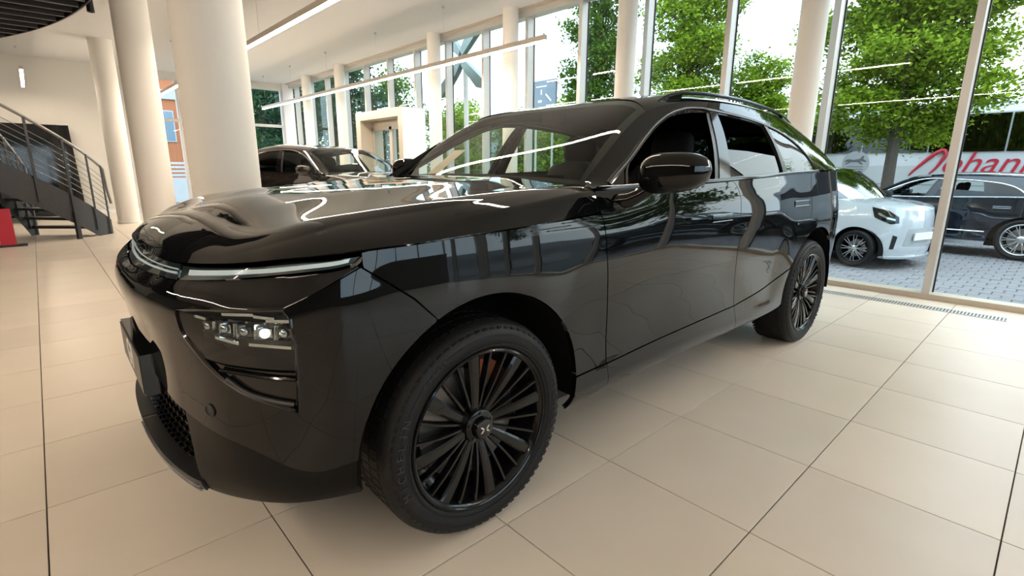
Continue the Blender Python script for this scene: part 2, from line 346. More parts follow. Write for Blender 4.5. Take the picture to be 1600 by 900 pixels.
# headlamps
for sd in (-1, 1):
    mb = MB(); prm = coons(HL_MID, HL_TOP, L(*[tuple(p) for p in HL_LOW[::-1] if p[1] > .756]), L(*[p for p in HL_R if p[1] > .7]), 40, 24)
    prm[0, 0]
    surf_patch(mb, body, prm, sd, .004, -.004); lens = mb.build('headlamp', 'lamp_glass', suv, True, 'clear headlamp cover over bright lamp modules')
    mb = MB(); P, N = surf_patch(mb, body, prm, sd, .0, -.075); q_ = MB(); P0, N0 = surf_patch(q_, body, prm, sd, .0, -.0045); skirt(mb, P0, N0, .074); mb.build('lamp_housing', 'satin_black', lens, True)
    # bezel round the lamp
    loop = np.r_[A(HL_TOP), A(HL_R)[::-1][1:], HL_LOW[::-1][1:-1]]; pts = body(loop[:, 0], loop[:, 1], -.006)
    MB().tube(pts if sd < 0 else mirror(pts), .0075, 6, True).build('lamp_bezel', 'gloss_black', lens)
    up = (0, 0, 1)
    def bp_(s_, z_, o=-.03):
        p = body(s_, z_, o); return p if sd < 0 else mirror(p)
    # modules
    for i, (sa, za) in enumerate(((-.865, .818), (-.80, .817), (-.735, .814), (-.675, .812), (-.618, .812))):
        o = bp_(sa, za, -.045); t = bp_(sa+.02, za, -.045)-o; t /= np.linalg.norm(t); nn = np.cross(t, up); nn /= np.linalg.norm(nn)
        if nn @ (o-A((0, 0, o[2]))) < 0: nn = -nn
        b = MB(); b.bar(o-nn*.03, o+nn*.012, .038, .024); b.build('lamp_module', 'lamp_reflector' if i % 2 else 'dark_chrome', lens, False)
        b = MB(); b.lathe([(0, .0), (.006, .001), (.010, .003), (.012, .006)], 16, 'z'); V = np.concatenate(b.v); V = o+nn*.022-nn*V[:, 2:3]*1.0+t*V[:, 0:1]+A(up)*V[:, 1:2]
        mesh_obj('lamp_lens', V, b.f, 'headlamp_led' if i == 3 else 'lamp_reflector', lens)
    for z0, z1, s0, s1 in ((.858, .862, -.80, -.70), (.858, .853, -.70, -.64), (.848, .846, -.665, -.60), (.843, .840, -.91, -.86), (.792, .782, -.83, -.75), (.782, .774, -.72, -.60)):
        MB().bar(bp_(s0, z0, -.028), bp_(s1, z1, -.028), .006, .008).build('reflector_strip', 'lamp_reflector', lens, False)
    fin = coons(L((-.885, .795), (-.605, .785)), L((-.885, .838), (-.605, .832)), L((-.885, .795), (-.885, .838)), L((-.605, .785), (-.605, .832)), 30, 4); mb = MB(); surf_patch(mb, body, fin, sd, .01, -.062); mb.build('reflector_band', 'lamp_reflector', lens, True)
    for sa in (-.845, -.82, -.77, -.76, -.705, -.645, -.635): MB().bar(bp_(sa, .792, -.045), bp_(sa+.008, .834, -.04), .004, .022, (1, 0, 0)).build('reflector_fin', 'lamp_reflector', lens, False)
    shelf = coons(L((-.90, .775), (-.60, .765)), L((-.90, .80), (-.60, .79)), L((-.90, .775), (-.90, .80)), L((-.60, .765), (-.60, .79)), 20, 3)
    mb = MB(); surf_patch(mb, body, shelf, sd, .05, -.038); mb.build('lamp_shelf', 'satin_black', lens, True)
    # intake under the lamp
    low_p = coons(np.r_[L((-.857, .730)), [tuple(p) for p in HL_LOW if -.85 < p[0]]], L((-.857, .731), (-.781, .722), (-.689, .717), (-.583, .709)), L((-.857, .730), (-.857, .731)), L(BR, (-.583, .709)), 40, 14)
    mb = MB(); surf_patch(mb, body, low_p, sd, .04, -.012); it = mb.build('bumper_intake', 'gloss_black', suv, True)
    lp = [bp_(a, b, -.004) for a, b in ((-.80, .712), (-.74, .709), (-.68, .703), (-.62, .697), (-.59, .694))]
    MB().tube(lp, .005, 6).build('intake_blade', 'gloss_black', it)
    fl = [bp_(a, b, -.004) for a, b in smooth_line([(-.78, .690), (-.72, .655), (-.66, .638), (-.60, .625)], 12)]
    MB().tube(fl, .007, 6).build('intake_lip', 'satin_black', it)
    o = bp_(-.854, .588, .002); e1 = bp_(-.844, .588, .002)-o; e1 /= np.linalg.norm(e1); e2 = A((0, 0, 1.)); nn = np.cross(e1, e2)*(-1 if sd > 0 else 1); MB().tube([o+e1*.017*math.cos(a)+e2*.017*math.sin(a) for a in np.linspace(0, 2*PI, 25)[:-1]], .0028, 6, True).add([o+e1*.015*math.cos(a)+e2*.015*math.sin(a) for a in np.linspace(0, 2*PI, 21)[:-1]], [tuple(range(20))]).build('parking_sensor', 'satin_black', suv)
# hood
sx = [-.627, -.506, -.426, -.337, -.245, -.09, .06, .266, .455, .585]; sz = [1.006, 1.017, 1.023, 1.028, 1.031, 1.038, 1.044, 1.052, 1.064, 1.071]
HOODE = np.r_[A([(-.772, 0, .962), (-.771, -.15, .964), (-.764, -.3, .966), (-.748, -.42, .968), (-.722, -.53, .973), (-.680, -.635, .981), (-.625, -.745, .993)]), body(sx, sz, 0., False)]
HOODK = A([(-.712, 0, 1.030), (-.711, -.15, 1.030), (-.706, -.3, 1.028), (-.693, -.42, 1.027), (-.672, -.52, 1.025), (-.641, -.60, 1.028), (-.602, -.666, 1.040), (-.552, -.720, 1.058), (-.475, -.764, 1.083), (-.40, -.782, 1.098), (-.33, -.790, 1.107), (-.24, -.795, 1.117), (-.09, -.800, 1.131), (.06, -.802, 1.142), (.266, -.798, 1.155), (.455, -.785, 1.165), (.66, -.762, 1.172)])
_mx = A([-.36, -.35, -.34, -.325, -.305, -.28, -.25, -.215, -.17, -.13, -.08, -.02, .08, .18, .32, .44, .565])
_mz = Sp([-.8, -.6, -.35, 0, .3, .6], [1.03, 1.088, 1.128, 1.166, 1.186, 1.197])
HOODM = np.stack([_mx, 0*_mx, _mz(_mx)], 1)
_k = np.arange(len(HOODE)); _sg = np.linspace(0, len(HOODE)-1, 120)
He, Hk, Hm = Sp(_k, HOODE)(_sg), Sp(_k, HOODK)(_sg), Sp(_k, HOODM)(_sg)
af = np.interp(_sg, [0, 3, 5, 7, 9, 16], [.42, .36, .24, .10, .05, .03])[:, None]; bf = np.interp(_sg, [0, 3, 5, 7, 9, 16], [.75, .72, .6, .4, .24, .16])[:, None]
Pa = Hk+(Hm-Hk)*af; Pb = Hk+(He-Hk)*bf; rows = []
bul = np.interp(_sg, [0, 5, 9, 16], [.016, .016, .014, .012])
for t in np.linspace(0, 1, 40):
    q = Hm+(Pa-Hm)*t; q = q.copy(); q[:, 2] += bul*4*t*(1-t)*.9-.006*np.sin(np.clip((t-.55)/.45, 0, 1)*PI)*np.interp(_sg, [5, 8, 16], [0, 1, .6]); rows.append(q)
for t in np.linspace(0, 1, 14)[1:]: rows.append((1-t)**2*Pa+2*t*(1-t)*Hk+t*t*Pb)
for t in np.linspace(0, 1, 12)[1:]:
    q = (Pb+(He-Pb)*t).copy(); o = .006*4*t*(1-t)*np.interp(_sg, [5, 9], [0, 1]); q[:, 2] += o; q[:, 1] -= o*.6; rows.append(q)
HP = A(rows)
_w = np.clip((_sg-11.5)/4.3, 0, 1); _w = _w*_w*(3-2*_w); _b = HP[36:, -1]; _tg = resamp(A([tuple(_b[0]), (.640, -.812, 1.171), tuple(body(.598, 1.150)), tuple(body(.594, 1.125)), tuple(body(.590, 1.10)), tuple(_b[-1])]), np.r_[0, np.cumsum(np.linalg.norm(np.diff(_b, axis=0), axis=1))]/np.linalg.norm(np.diff(_b, axis=0), axis=1).sum())
HP[36:] += (_tg-_b)[:, None]*_w[None, :, None]
HN = gnorm(HP); HN *= np.sign(HN[..., 2].sum()); HN = ctr_n(HN, HP); HN[:, 0, 1] = 0; HN /= np.linalg.norm(HN, axis=2)[..., None]
mb = MB()
for M_ in (lambda q: q, mirror):
    mb.grid(M_(HP), M_(HN)); e = M_(HP[-1]); en = M_(HN[-1]); ow = e*A((1, 1, 0))-A((.8, 0, 0)); ow /= np.linalg.norm(ow, axis=1)[:, None]
    b_ = e-ow*.03+A((0, 0, -.006)); V = np.r_[e, b_]; k = len(e); Fc = [(i, i+1, k+i+1, k+i) for i in range(k-1)]
    mb.add(V, Fc, np.r_[0*e+A((0, 0, -1)), 0*e+A((0, 0, -1))])
hood = mb.build('hood', 'paint_black', suv, True)
# light bar and running lamps between bumper and hood lip
def bar_pt(a, v):                               # a: -1.549 .. -.40 along, v 0 low .. 1 high
    lo = body(a, np.interp(a, BARL[:, 0], BARL[:, 1]), -.006)
    es = np.interp(a, [S0, -1.25, -1.05, -.95, -.86, -.76, -.627, -.506, -.426, -.39], [0, 2, 3, 4, 5, 6, 7, 8, 9, 9.4]); hi = Sp(_k, HOODE)(es)
    hi = hi+A((.018, .006, -.012))
    return lo+(hi-lo)*v
def bar_patch(name, m, a0, a1, v0, v1, off, parent, n=40, sides=(-1, 1), v0b=None, v1b=None):
    r = []
    for sd in sides:
        aa = np.linspace(a0, a1, n); vv = np.linspace(0, 1, 5)
        P = A([[bar_pt(a, (v0+(v1-v0)*v) if v0b is None else (v0+(v0b-v0)*(a-a0)/(a1-a0))*(1-v)+(v1+(v1b-v1)*(a-a0)/(a1-a0))*v) for a in aa] for v in vv])
        N = gnorm(P); N *= -np.sign((N[..., 0]+N[..., 1]).sum())
        P = P+N*off
        if sd > 0: P, N = mirror(P), mirror(N)
        mb = MB(); mb.grid(P, N); skirt(mb, P, N, max(.003, .02+off)); r.append(mb.build(name, m, parent if not isinstance(parent, list) else parent[0 if sd < 0 else -1], True))
    return r
mbb = MB()
aa = np.linspace(S0, -1.02, 24); P = A([[bar_pt(a, v) for a in aa] for v in np.linspace(0, 1, 5)]); N = gnorm(P); N *= -np.sign(N[..., 0].sum())
for M_ in (lambda q: q, mirror): mbb.grid(M_(P), M_(N))
lbar = mbb.build('light_bar', 'bar_dark', suv, True, 'thin teal light bar across the nose')
for v0, v1 in ((.34, .46), (.62, .68)):
    bar_patch('light_strip', 'bar_light', S0+.001, -1.03, v0, v1, .003, lbar)
rl = bar_patch('running_lamp', 'bar_dark', -1.012, -.405, .0, .92, .0, suv, 50, v0b=.25, v1b=.8)
bar_patch('light_strip', 'bar_light', -.965, -.44, .30, .66, .004, rl, 50, v0b=.45, v1b=.75)
for l_, sd in zip(rl, (-1, 1)):
    p, q = bar_pt(-.425, -.1), bar_pt(-.385, 1.15)
    if sd > 0: p, q = mirror(p), mirror(q)
    MB().tube([p, p*.5+q*.5+A((-.004, -.004*(-sd), 0)), q], .006, 8).build('lamp_tip', 'dark_chrome', l_)
# fenders, doors, quarters
HTOP = np.stack([A(sx), A(sz)-.004], 1)
DF = smooth_line([(.700, .305), (.672, .43), (.646, .684), (.608, .99), (.602, 1.04), (.590, 1.125), (.602, 1.152)], 60); DB = smooth_line([(1.909, .306), (1.872, .467), (1.854, .565), (1.806, .762), (1.796, .86), (1.784, 1.027), (1.782, 1.10), (1.740, 1.160), (1.70, 1.182)], 60)
DR = smooth_line([(2.592, .604), (2.659, .742), (2.767, .875), (2.826, .952), (2.828, 1.121), (2.85, 1.222)], 50)
zcut = lambda c, z0, z1: A([(np.interp(z0, A(c)[:, 1], A(c)[:, 0]), z0)]+[tuple(q) for q in A(c) if z0 < q[1] < z1]+[(np.interp(z1, A(c)[:, 1], A(c)[:, 0]), z1)])
belt = lambda a, b, n=20: [(x, float(BELT(x))) for x in np.linspace(a, b, n)]
fend = panel('fender', 'paint_black', [coons(np.r_[arch(AF, 116, 5.2, 50), L(tuple(zcut(DF, .43, 1.06)[0]))], np.r_[L((-.400, 1.018)), cut(HTOP, -.39, .585)], np.r_[L(arch(AF, 116, 5.2)[0]), L((-.263, .877), (-.334, .93), (-.400, .978), (-.400, 1.018))], np.r_[zcut(DF, .43, 1.06), L((.585, 1.067))], 60, 40, .003, .006)])
vt = []
for f_, sd in zip(fend, (-1, 1)):
    V_ = coons(L((.125, 1.030), (.205, 1.013), (.575, 1.018)), L((.125, 1.036), (.2, 1.047), (.574, 1.060)), L((.125, 1.030), (.125, 1.036)), L((.575, 1.018), (.574, 1.060)), 30, 6)
    mb = MB(); surf_patch(mb, body, V_, sd, .01, .003); v_ = mb.build('side_vent', 'gloss_black', f_, True)
    for z0, z1, a0, a1 in ((1.031, 1.036, .2, .40), (1.046, 1.050, .36, .56), (1.024, 1.026, .28, .57)):
        pts = [body(a, z, .007) for a, z in zip(np.linspace(a0, a1, 8), np.linspace(z0, z1, 8))]
        if sd > 0: pts = [mirror(p) for p in pts]
        MB().tube(pts, .0022, 6).build('vent_strip', 'dark_chrome', v_)
E1 = dict(eu=.0025, ev=.004)
doorF = panel('front_door', 'paint_black', [coons(L(tuple(zcut(DF, .43, 1.152)[0]), (1.872, .467)), belt(.602, 1.70), zcut(DF, .43, 1.152), zcut(DB, .467, 1.18), 70, 56, **E1)])
doorR = panel('rear_door', 'paint_black', [coons(smooth_line([(1.872, .467), (2.3, .522), (2.592, .604)], 20), belt(1.70, 2.85), zcut(DB, .467, 1.18), DR, 60, 56, **E1)])
quart = panel('rear_quarter', 'paint_black', [coons(np.r_[arch(AR, 152, 2, 50), L((3.55, .50), (3.75, .52))], belt(2.85, 3.75), np.r_[L(arch(AR, 152, 2)[0]), DR[2:]], L((3.75, .52), (3.75, 1.236)), 60, 44, .004, .004)])
def molding(pr, nm, b, t, l, r):
    for p_, sd in zip(pr, (-1, 1)):
        mb = MB(); surf_patch(mb, body, coons(b, t, l, r, 40, 14, .002, .02), sd, .02, .002); mb.build(nm, 'paint_black', p_, True)
dF = lambda z: (float(np.interp(z, DF[:, 1], DF[:, 0])), z); dB = lambda z: (float(np.interp(z, DB[:, 1], DB[:, 0])), z)
molding(fend, 'sill_molding', L((.463, .27), dF(.305)), L(arch(AF, 5.2, 5)[0], dF(.43)), L((.463, .27), arch(AF, 5.2, 5)[0]), L(dF(.305), dF(.43)))
molding(doorF, 'sill_molding', L(dF(.305), dB(.306)), L(dF(.43), dB(.467)), L(dF(.305), dF(.43)), L(dB(.306), dB(.467)))
molding(doorR, 'sill_molding', L(dB(.306), (2.555, .315)), smooth_line([(1.872, .467), (2.3, .522), (2.592, .604)], 20), L(dB(.306), dB(.467)), np.r_[L((2.555, .315)), arch(AR, 184, 152, 12)])
rbp = panel('rear_bumper', 'paint_black', [coons(L((3.45, .31), (S1, .32)), L((3.463, .388), (3.55, .5), (3.75, .52), (S1, .52)), L((3.45, .31), (3.463, .388)), L((S1, .32), (S1, .52)), 40, 10, .002, .01)])
hat = panel('tailgate', 'paint_black', [coons(L((3.75, .52), (S1, .52)), L((3.75, 1.236), (S1, 1.236)), L((3.75, .52), (3.75, 1.236)), L((S1, .52), (S1, 1.236)), 36, 30, .002, .004)])
mat('tail_red', (.25, .01, .01), .1, coat=1.)
panel('tail_lamp', 'tail_red', [coons(L((3.70, 1.03), (S1, 1.035)), L((3.70, 1.05), (S1, 1.065)), L((3.70, 1.03), (3.70, 1.05)), L((S1, 1.035), (S1, 1.065)), 30, 4)], off=.003)
for drs, (x0, x1, z0, z1) in ((doorF, (1.468, 1.685, .977, 1.011)), (doorR, (2.545, 2.785, 1.009, 1.041))):
    for d_, sd in zip(drs, (-1, 1)):
        mb = MB(); surf_patch(mb, body, coons(L((x0, z0), (x1, z0)), L((x0, z1), (x1, z1)), L((x0, z0), (x0, z1)), L((x1, z0), (x1, z1)), 12, 6), sd, .01, .003); h_ = mb.build('door_handle', 'gloss_black', d_, True)
        lo = [(x0, z0), (x1, z0), (x1, z1), (x0, z1)]; pts = [body(a, b, .002) for a, b in lo]
        if sd > 0: pts = [mirror(p) for p in pts]
        MB().tube(pts, .0022, 5, True).build('handle_gap', 'dark_chrome', h_)
# upper side: roof rail band, pillars, windows
DLO = smooth_line([(.702, 1.164), (.912, 1.273), (1.087, 1.375), (1.236, 1.45), (1.37, 1.502), (1.527, 1.537), (1.677, 1.546), (1.831, 1.542), (2.078, 1.530), (2.405, 1.497), (2.62, 1.455), (2.775, 1.395), (2.885, 1.314), (2.962, 1.231)], 120)
RET = [(x, float(REDGE(x)[1])) for x in np.linspace(.60, 3.62, 60)]
band = coons(DLO, RET, L((.702, 1.164), (.60, 1.160)), L((2.962, 1.231), (3.40, 1.238), (3.55, 1.30), (3.62, RET[-1][1])), 120, 16)
rside = panel('roof_side', 'paint_black', [band], upper, sk=.03)
dpt = lambda u_, z_: (float(u_), float(z_))
def upath(pts, off, sd):
    p = upper(A(pts)[:, 0], A(pts)[:, 1]); p[:, 1] -= off
    return p if sd < 0 else mirror(p)
def dlo_x(z, rear): 
    d = DLO[60:] if rear else DLO[:60]; i = np.argsort(d[:, 1]); return float(np.interp(z, d[i, 1], d[i, 0]))
dz = lambda x: float(np.interp(x, DLO[:, 0], DLO[:, 1]))
for i, sd in enumerate((-1, 1)):
    rs, dfo, dro = rside[i], doorF[i], doorR[i]
    MB().tube(upath(DLO[1:-1], -.012, sd), .014, 8).build('window_trim', 'satin_black', rs)
    MB().tube(upath(DLO[1:-1], .003, sd), .004, 6).build('window_trim', 'gloss_black', rs)
    bl = A(belt(.61, 2.99, 60)); 
    b = MB()
    for k0, k1, ow in ((0, 28, dfo), (28, 60, dro)):
        P = upath(bl[k0:min(k1+1, 60)], .004, sd); g = A([P+A((0, -sd*-.0, -.010))+A((0, sd*.006, 0)), P+A((0, sd*.008, 0)), P+A((0, sd*.004, .010)), P+A((0, -sd*.01, .012))])
        mb = MB(); mb.grid(g); mb.build('belt_molding', 'chrome' if False else 'gloss_black', ow)
    def upatch(nm, m, b_, t_, l_, r_, n, mm, par, sk=.008, off=0., label=None):
        mb = MB(); surf_patch(mb, upper, coons(b_, t_, l_, r_, n, mm), sd, sk, off); return mb.build(nm, m, par, True, label)
    bb = lambda x: (x, float(BELT(x))+.006)
    # B pillar
    upatch('pillar_panel', 'gloss_black', L(bb(1.578), bb(1.70)), L((1.722, 1.541), (1.790, 1.541)), L(bb(1.578), (1.69, 1.482), (1.722, 1.541)), L(bb(1.70), (1.767, 1.436), (1.790, 1.541)), 8, 14, dro, .02, .002)
    upatch('pillar_seal', 'satin_black', L(bb(1.535), bb(1.578)), L((1.69, 1.540), (1.722, 1.541)), L(bb(1.535), (1.655, 1.482), (1.69, 1.540)), L(bb(1.578), (1.69, 1.482), (1.722, 1.541)), 5, 14, dfo, .03, -.002)
    upatch('window_post', 'satin_black', L(bb(2.395), bb(2.46)), L((2.335, dz(2.335)), (2.385, dz(2.385))), L(bb(2.395), (2.36, 1.409), (2.335, dz(2.335))), L(bb(2.46), (2.402, 1.39), (2.385, dz(2.385))), 5, 14, dro, .02, .001)
    gl = 'tint_glass'
    upatch('quarter_window', gl, L(bb(2.46), (2.955, 1.238)), L((2.385, dz(2.385)), (2.40, dz(2.40))), L(bb(2.46), (2.402, 1.39), (2.385, dz(2.385))), np.r_[L((2.955, 1.238)), [tuple(p) for p in DLO[::-1] if 2.40 < p[0] < 2.95], L((2.40, dz(2.40)))], 16, 24, dro, 0, -.002)
    if sd < 0:
        upatch('rear_window', gl, L(bb(1.70), bb(2.395)), L((1.745, 1.345), (1.99, 1.341), (2.385, 1.318)), L(bb(1.70), (1.745, 1.345)), L(bb(2.395), (2.385, 1.318)), 20, 10, dro, .004, -.010, 'half lowered rear side window')
    else:
        tp = [tuple(p) for p in DLO if 1.79 < p[0] < 2.335]
        upatch('rear_window', 'side_glass', L(bb(1.70), bb(2.395)), L((1.79, 1.541), *tp, (2.335, dz(2.335))), L(bb(1.70), (1.767, 1.436), (1.79, 1.541)), L(bb(2.395), (2.36, 1.409), (2.335, dz(2.335))), 20, 20, dro, 0, -.008)
    # mirror triangle
    upatch('corner_window', 'gloss_black', L(bb(.725), bb(.818)), L((.82, dz(.82)), (.895, dz(.895))), L(bb(.725), (.82, dz(.82))), L(bb(.818), (.895, dz(.895))), 8, 12, dfo, .006, -.006)
    MB().tube(upath([bb(.819), (.858, 1.23), (.899, dz(.899))], -.001, sd), .006, 8).build('window_post', 'dark_chrome', dfo)
    if sd > 0:
        tp = [tuple(p) for p in DLO if .899 < p[0] < 1.69]
        upatch('front_window', 'side_glass', L(bb(.819), bb(1.535)), L((.899, dz(.899)), *tp, (1.69, 1.54)), L(bb(.819), (.899, dz(.899))), L(bb(1.535), (1.655, 1.482), (1.69, 1.54)), 24, 20, dfo, 0, -.008)
    # mirror
    c = A((.79, -1.112, 1.222)) if sd < 0 else A((.93, -1.03, 1.222)); hw, dp_ = (.132, .075) if sd < 0 else (.055, .135); mb = MB(); th = np.linspace(0, 2*PI, 41)[:-1]; R_ = []
    for t in np.linspace(-1, 1, 25):
        k = (1-abs(t)**3.2)**.5; hh = .076*k*(1-.10*t); dd = dp_*k
        yy = c[1]-hw*t; tilt = .010*t
        sec = []
        for a in th:
            cx, cz = math.cos(a), math.sin(a); ex = abs(cx)**.75*np.sign(cx); ez = abs(cz)**.75*np.sign(cz)
            sec.append((c[0]+(ex*dd if ex < 0 else ex*dd*.55)+.02*t*t+.03*t, yy, c[2]+tilt+hh*ez))
        R_.append(sec)
    R_ = A(R_)
    if sd > 0: R_ = mirror(R_)
    mb.grid(R_, closed_u=True); mr = mb.build('side_mirror', 'paint_black', dfo, True)
    g = MB(); sec = [(c[0]+.052, c[1]+(.11 if sd < 0 else .03)*math.cos(a), c[2]+.055*math.sin(a)) for a in th]; sec = A(sec); sec = sec if sd < 0 else mirror(sec); g.add(sec, [tuple(range(40))]); g.build('mirror_glass', 'chrome', mr, False)
    arm = A([(.725, -.905, 1.105), (.735, -.965, 1.115), (.75, -1.0, 1.135), (.77, -1.03, 1.160)]); arm = arm if sd < 0 else mirror(arm)
    MB().tube(arm, [.032, .030, .026, .030], 14).build('mirror_arm', 'paint_black', mr)
    bs = A([(.68, -.915, 1.088), (.73, -.93, 1.092), (.80, -.925, 1.098)]); bs = bs if sd < 0 else mirror(bs)
    MB().tube(bs, [.008, .028, .012], 12).build('mirror_base', 'satin_black', mr)
# windscreen, roof, rear glass
uu = np.linspace(-1, 1, 41)
def shell(name, m, f, nu=41, nv=30, parent=suv, sk=0., label=None):
    U, V = np.meshgrid(np.linspace(-1, 1, nu), np.linspace(0, 1, nv)); P = f(U, V); N = gnorm(P); N *= np.sign(N[..., 2].sum())
    mb = MB(); mb.grid(P, N)
    if sk: skirt(mb, P, N, sk)
    return mb.build(name, m, parent, True, label)
def wscr(U, V, off=0.):
    a = np.stack([.605+.105*U**2, .772*U, 1.188-.022*np.abs(U)**2], -1); b = np.stack([1.395-.20*U**2, .702*U, 1.601-.096*(.36*U**2+.64*U**8)], -1)
    V_ = V[..., None]; P = a+(b-a)*V_; bl = 4*V*(1-V)*.030
    P[..., 0] -= bl*.5; P[..., 2] += bl*.85; P[..., 2] += off; return P
wsc = shell('windshield', 'windshield_glass', wscr)
ROOFC = Sp([1.2, 1.40, 1.7, 2.1, 2.5, 2.9, 3.3, 3.62], [1.52, 1.600, 1.651, 1.676, 1.676, 1.657, 1.616, 1.562])
def roof_f(U, V):
    xs = 1.40-.20*U**2; x = xs+(3.62-xs)*V; e = REDGE(x); zc = ROOFC(np.maximum(x, 1.2)) ; zc = np.where(V < .0001, 1.6, zc)
    zc = ROOFC(1.40+(3.62-1.40)*V); ze = e[..., 1]
    w = np.abs(U); z = zc+(ze-zc)*(.36*w**2+.64*w**8)
    return np.stack([x, e[..., 0]*-U, z], -1)
roof = shell('roof', 'paint_black', roof_f, 61, 50, sk=.02)
def rglass(U, V):
    a = np.stack([3.62-.02*U**2, REDGE(3.62)[0]*-U, 1.562-.13*U**2*(.36+.64*U**6)], -1); b = np.stack([3.86-.12*U**2, .74*U, 1.236+0*U], -1)
    V_ = V[..., None]; P = a+(b-a)*V_; P[..., 0] += .03*4*V*(1-V); return P
shell('rear_glass', 'tint_glass', rglass)
# corner between roof side, tailgate and rear glass
for sd in (-1, 1):
    lft = [tuple(upper(x, z)) for x, z in resamp(L((3.40, 1.238), (3.55, 1.30), (3.62, RET[-1][1])), np.linspace(0, 1, 12))]
    rgt = [tuple(rglass(A(-1.), A(v))) for v in np.linspace(1, 0, 12)]
    bot = [tuple(body(s_, 1.237)) for s_ in np.linspace(3.40, 3.80, 12)]; bot[-1] = rgt[0]
    bot[0] = lft[0]
    P = coons(bot, [lft[-1], rgt[-1]], lft, rgt, 12, 12); N = gnorm(P); N *= -np.sign(N[..., 1].sum())
    if sd > 0: P, N = mirror(P), mirror(N)
    mb = MB(); mb.grid(P, N); mb.build('rear_pillar', 'paint_black', suv, True)
def spoil(U, V):
    P = roof_f(U*.97, 1.0-.02+0*V); P[..., 0] += V*.11*(1-.25*U**2); P[..., 2] -= V*.035-.012; return P
mb = MB(); U, V = np.meshgrid(np.linspace(-1, 1, 31), np.linspace(0, 1, 6)); P = spoil(U, V); N = gnorm(P); N *= np.sign(N[..., 2].sum()); mb.grid(P, N); skirt(mb, P, N, .03); mb.build('roof_spoiler', 'paint_black', suv, True)
for sd in (-1, 1):
    pts = []
    for x, h in ((1.34, -.01), (1.42, .014), (1.52, .024), (1.7, .026), (2.1, .026), (2.5, .026), (2.8, .024), (3.02, .016), (3.16, .0), (3.24, -.012)):
        e = REDGE(A(x)); pts.append((x, e[0]+.045, e[1]+.020+h))
    pts = A(pts); pts = smooth_line(pts, 50); pts = pts if sd < 0 else mirror(pts)
    up_ = A((0, 0, 1)); sdv = A((0, 1, 0)); g = []
    for a in np.linspace(0, 2*PI, 13)[:-1]: g.append(pts+sdv*math.cos(a)*.016+up_*math.sin(a)*.010)
    mb = MB(); mb.grid(np.swapaxes(A(g), 0, 1), closed_u=True); rr_ = mb.build('roof_rail', 'gloss_black', suv)
    for x0, x1 in ((1.36, 1.58), (2.92, 3.16)):
        q = [p for p in pts if x0 < p[0] < x1]; b = MB(); V = A([(p[0], p[1]+w*.010, p[2]-dz_) for p in q for w, dz_ in ((-1, 0), (1, 0), (1, .06), (-1, .06))]).reshape(len(q), 4, 3)
        b.grid(V, closed_u=True); b.build('rail_foot', 'gloss_black', rr_)
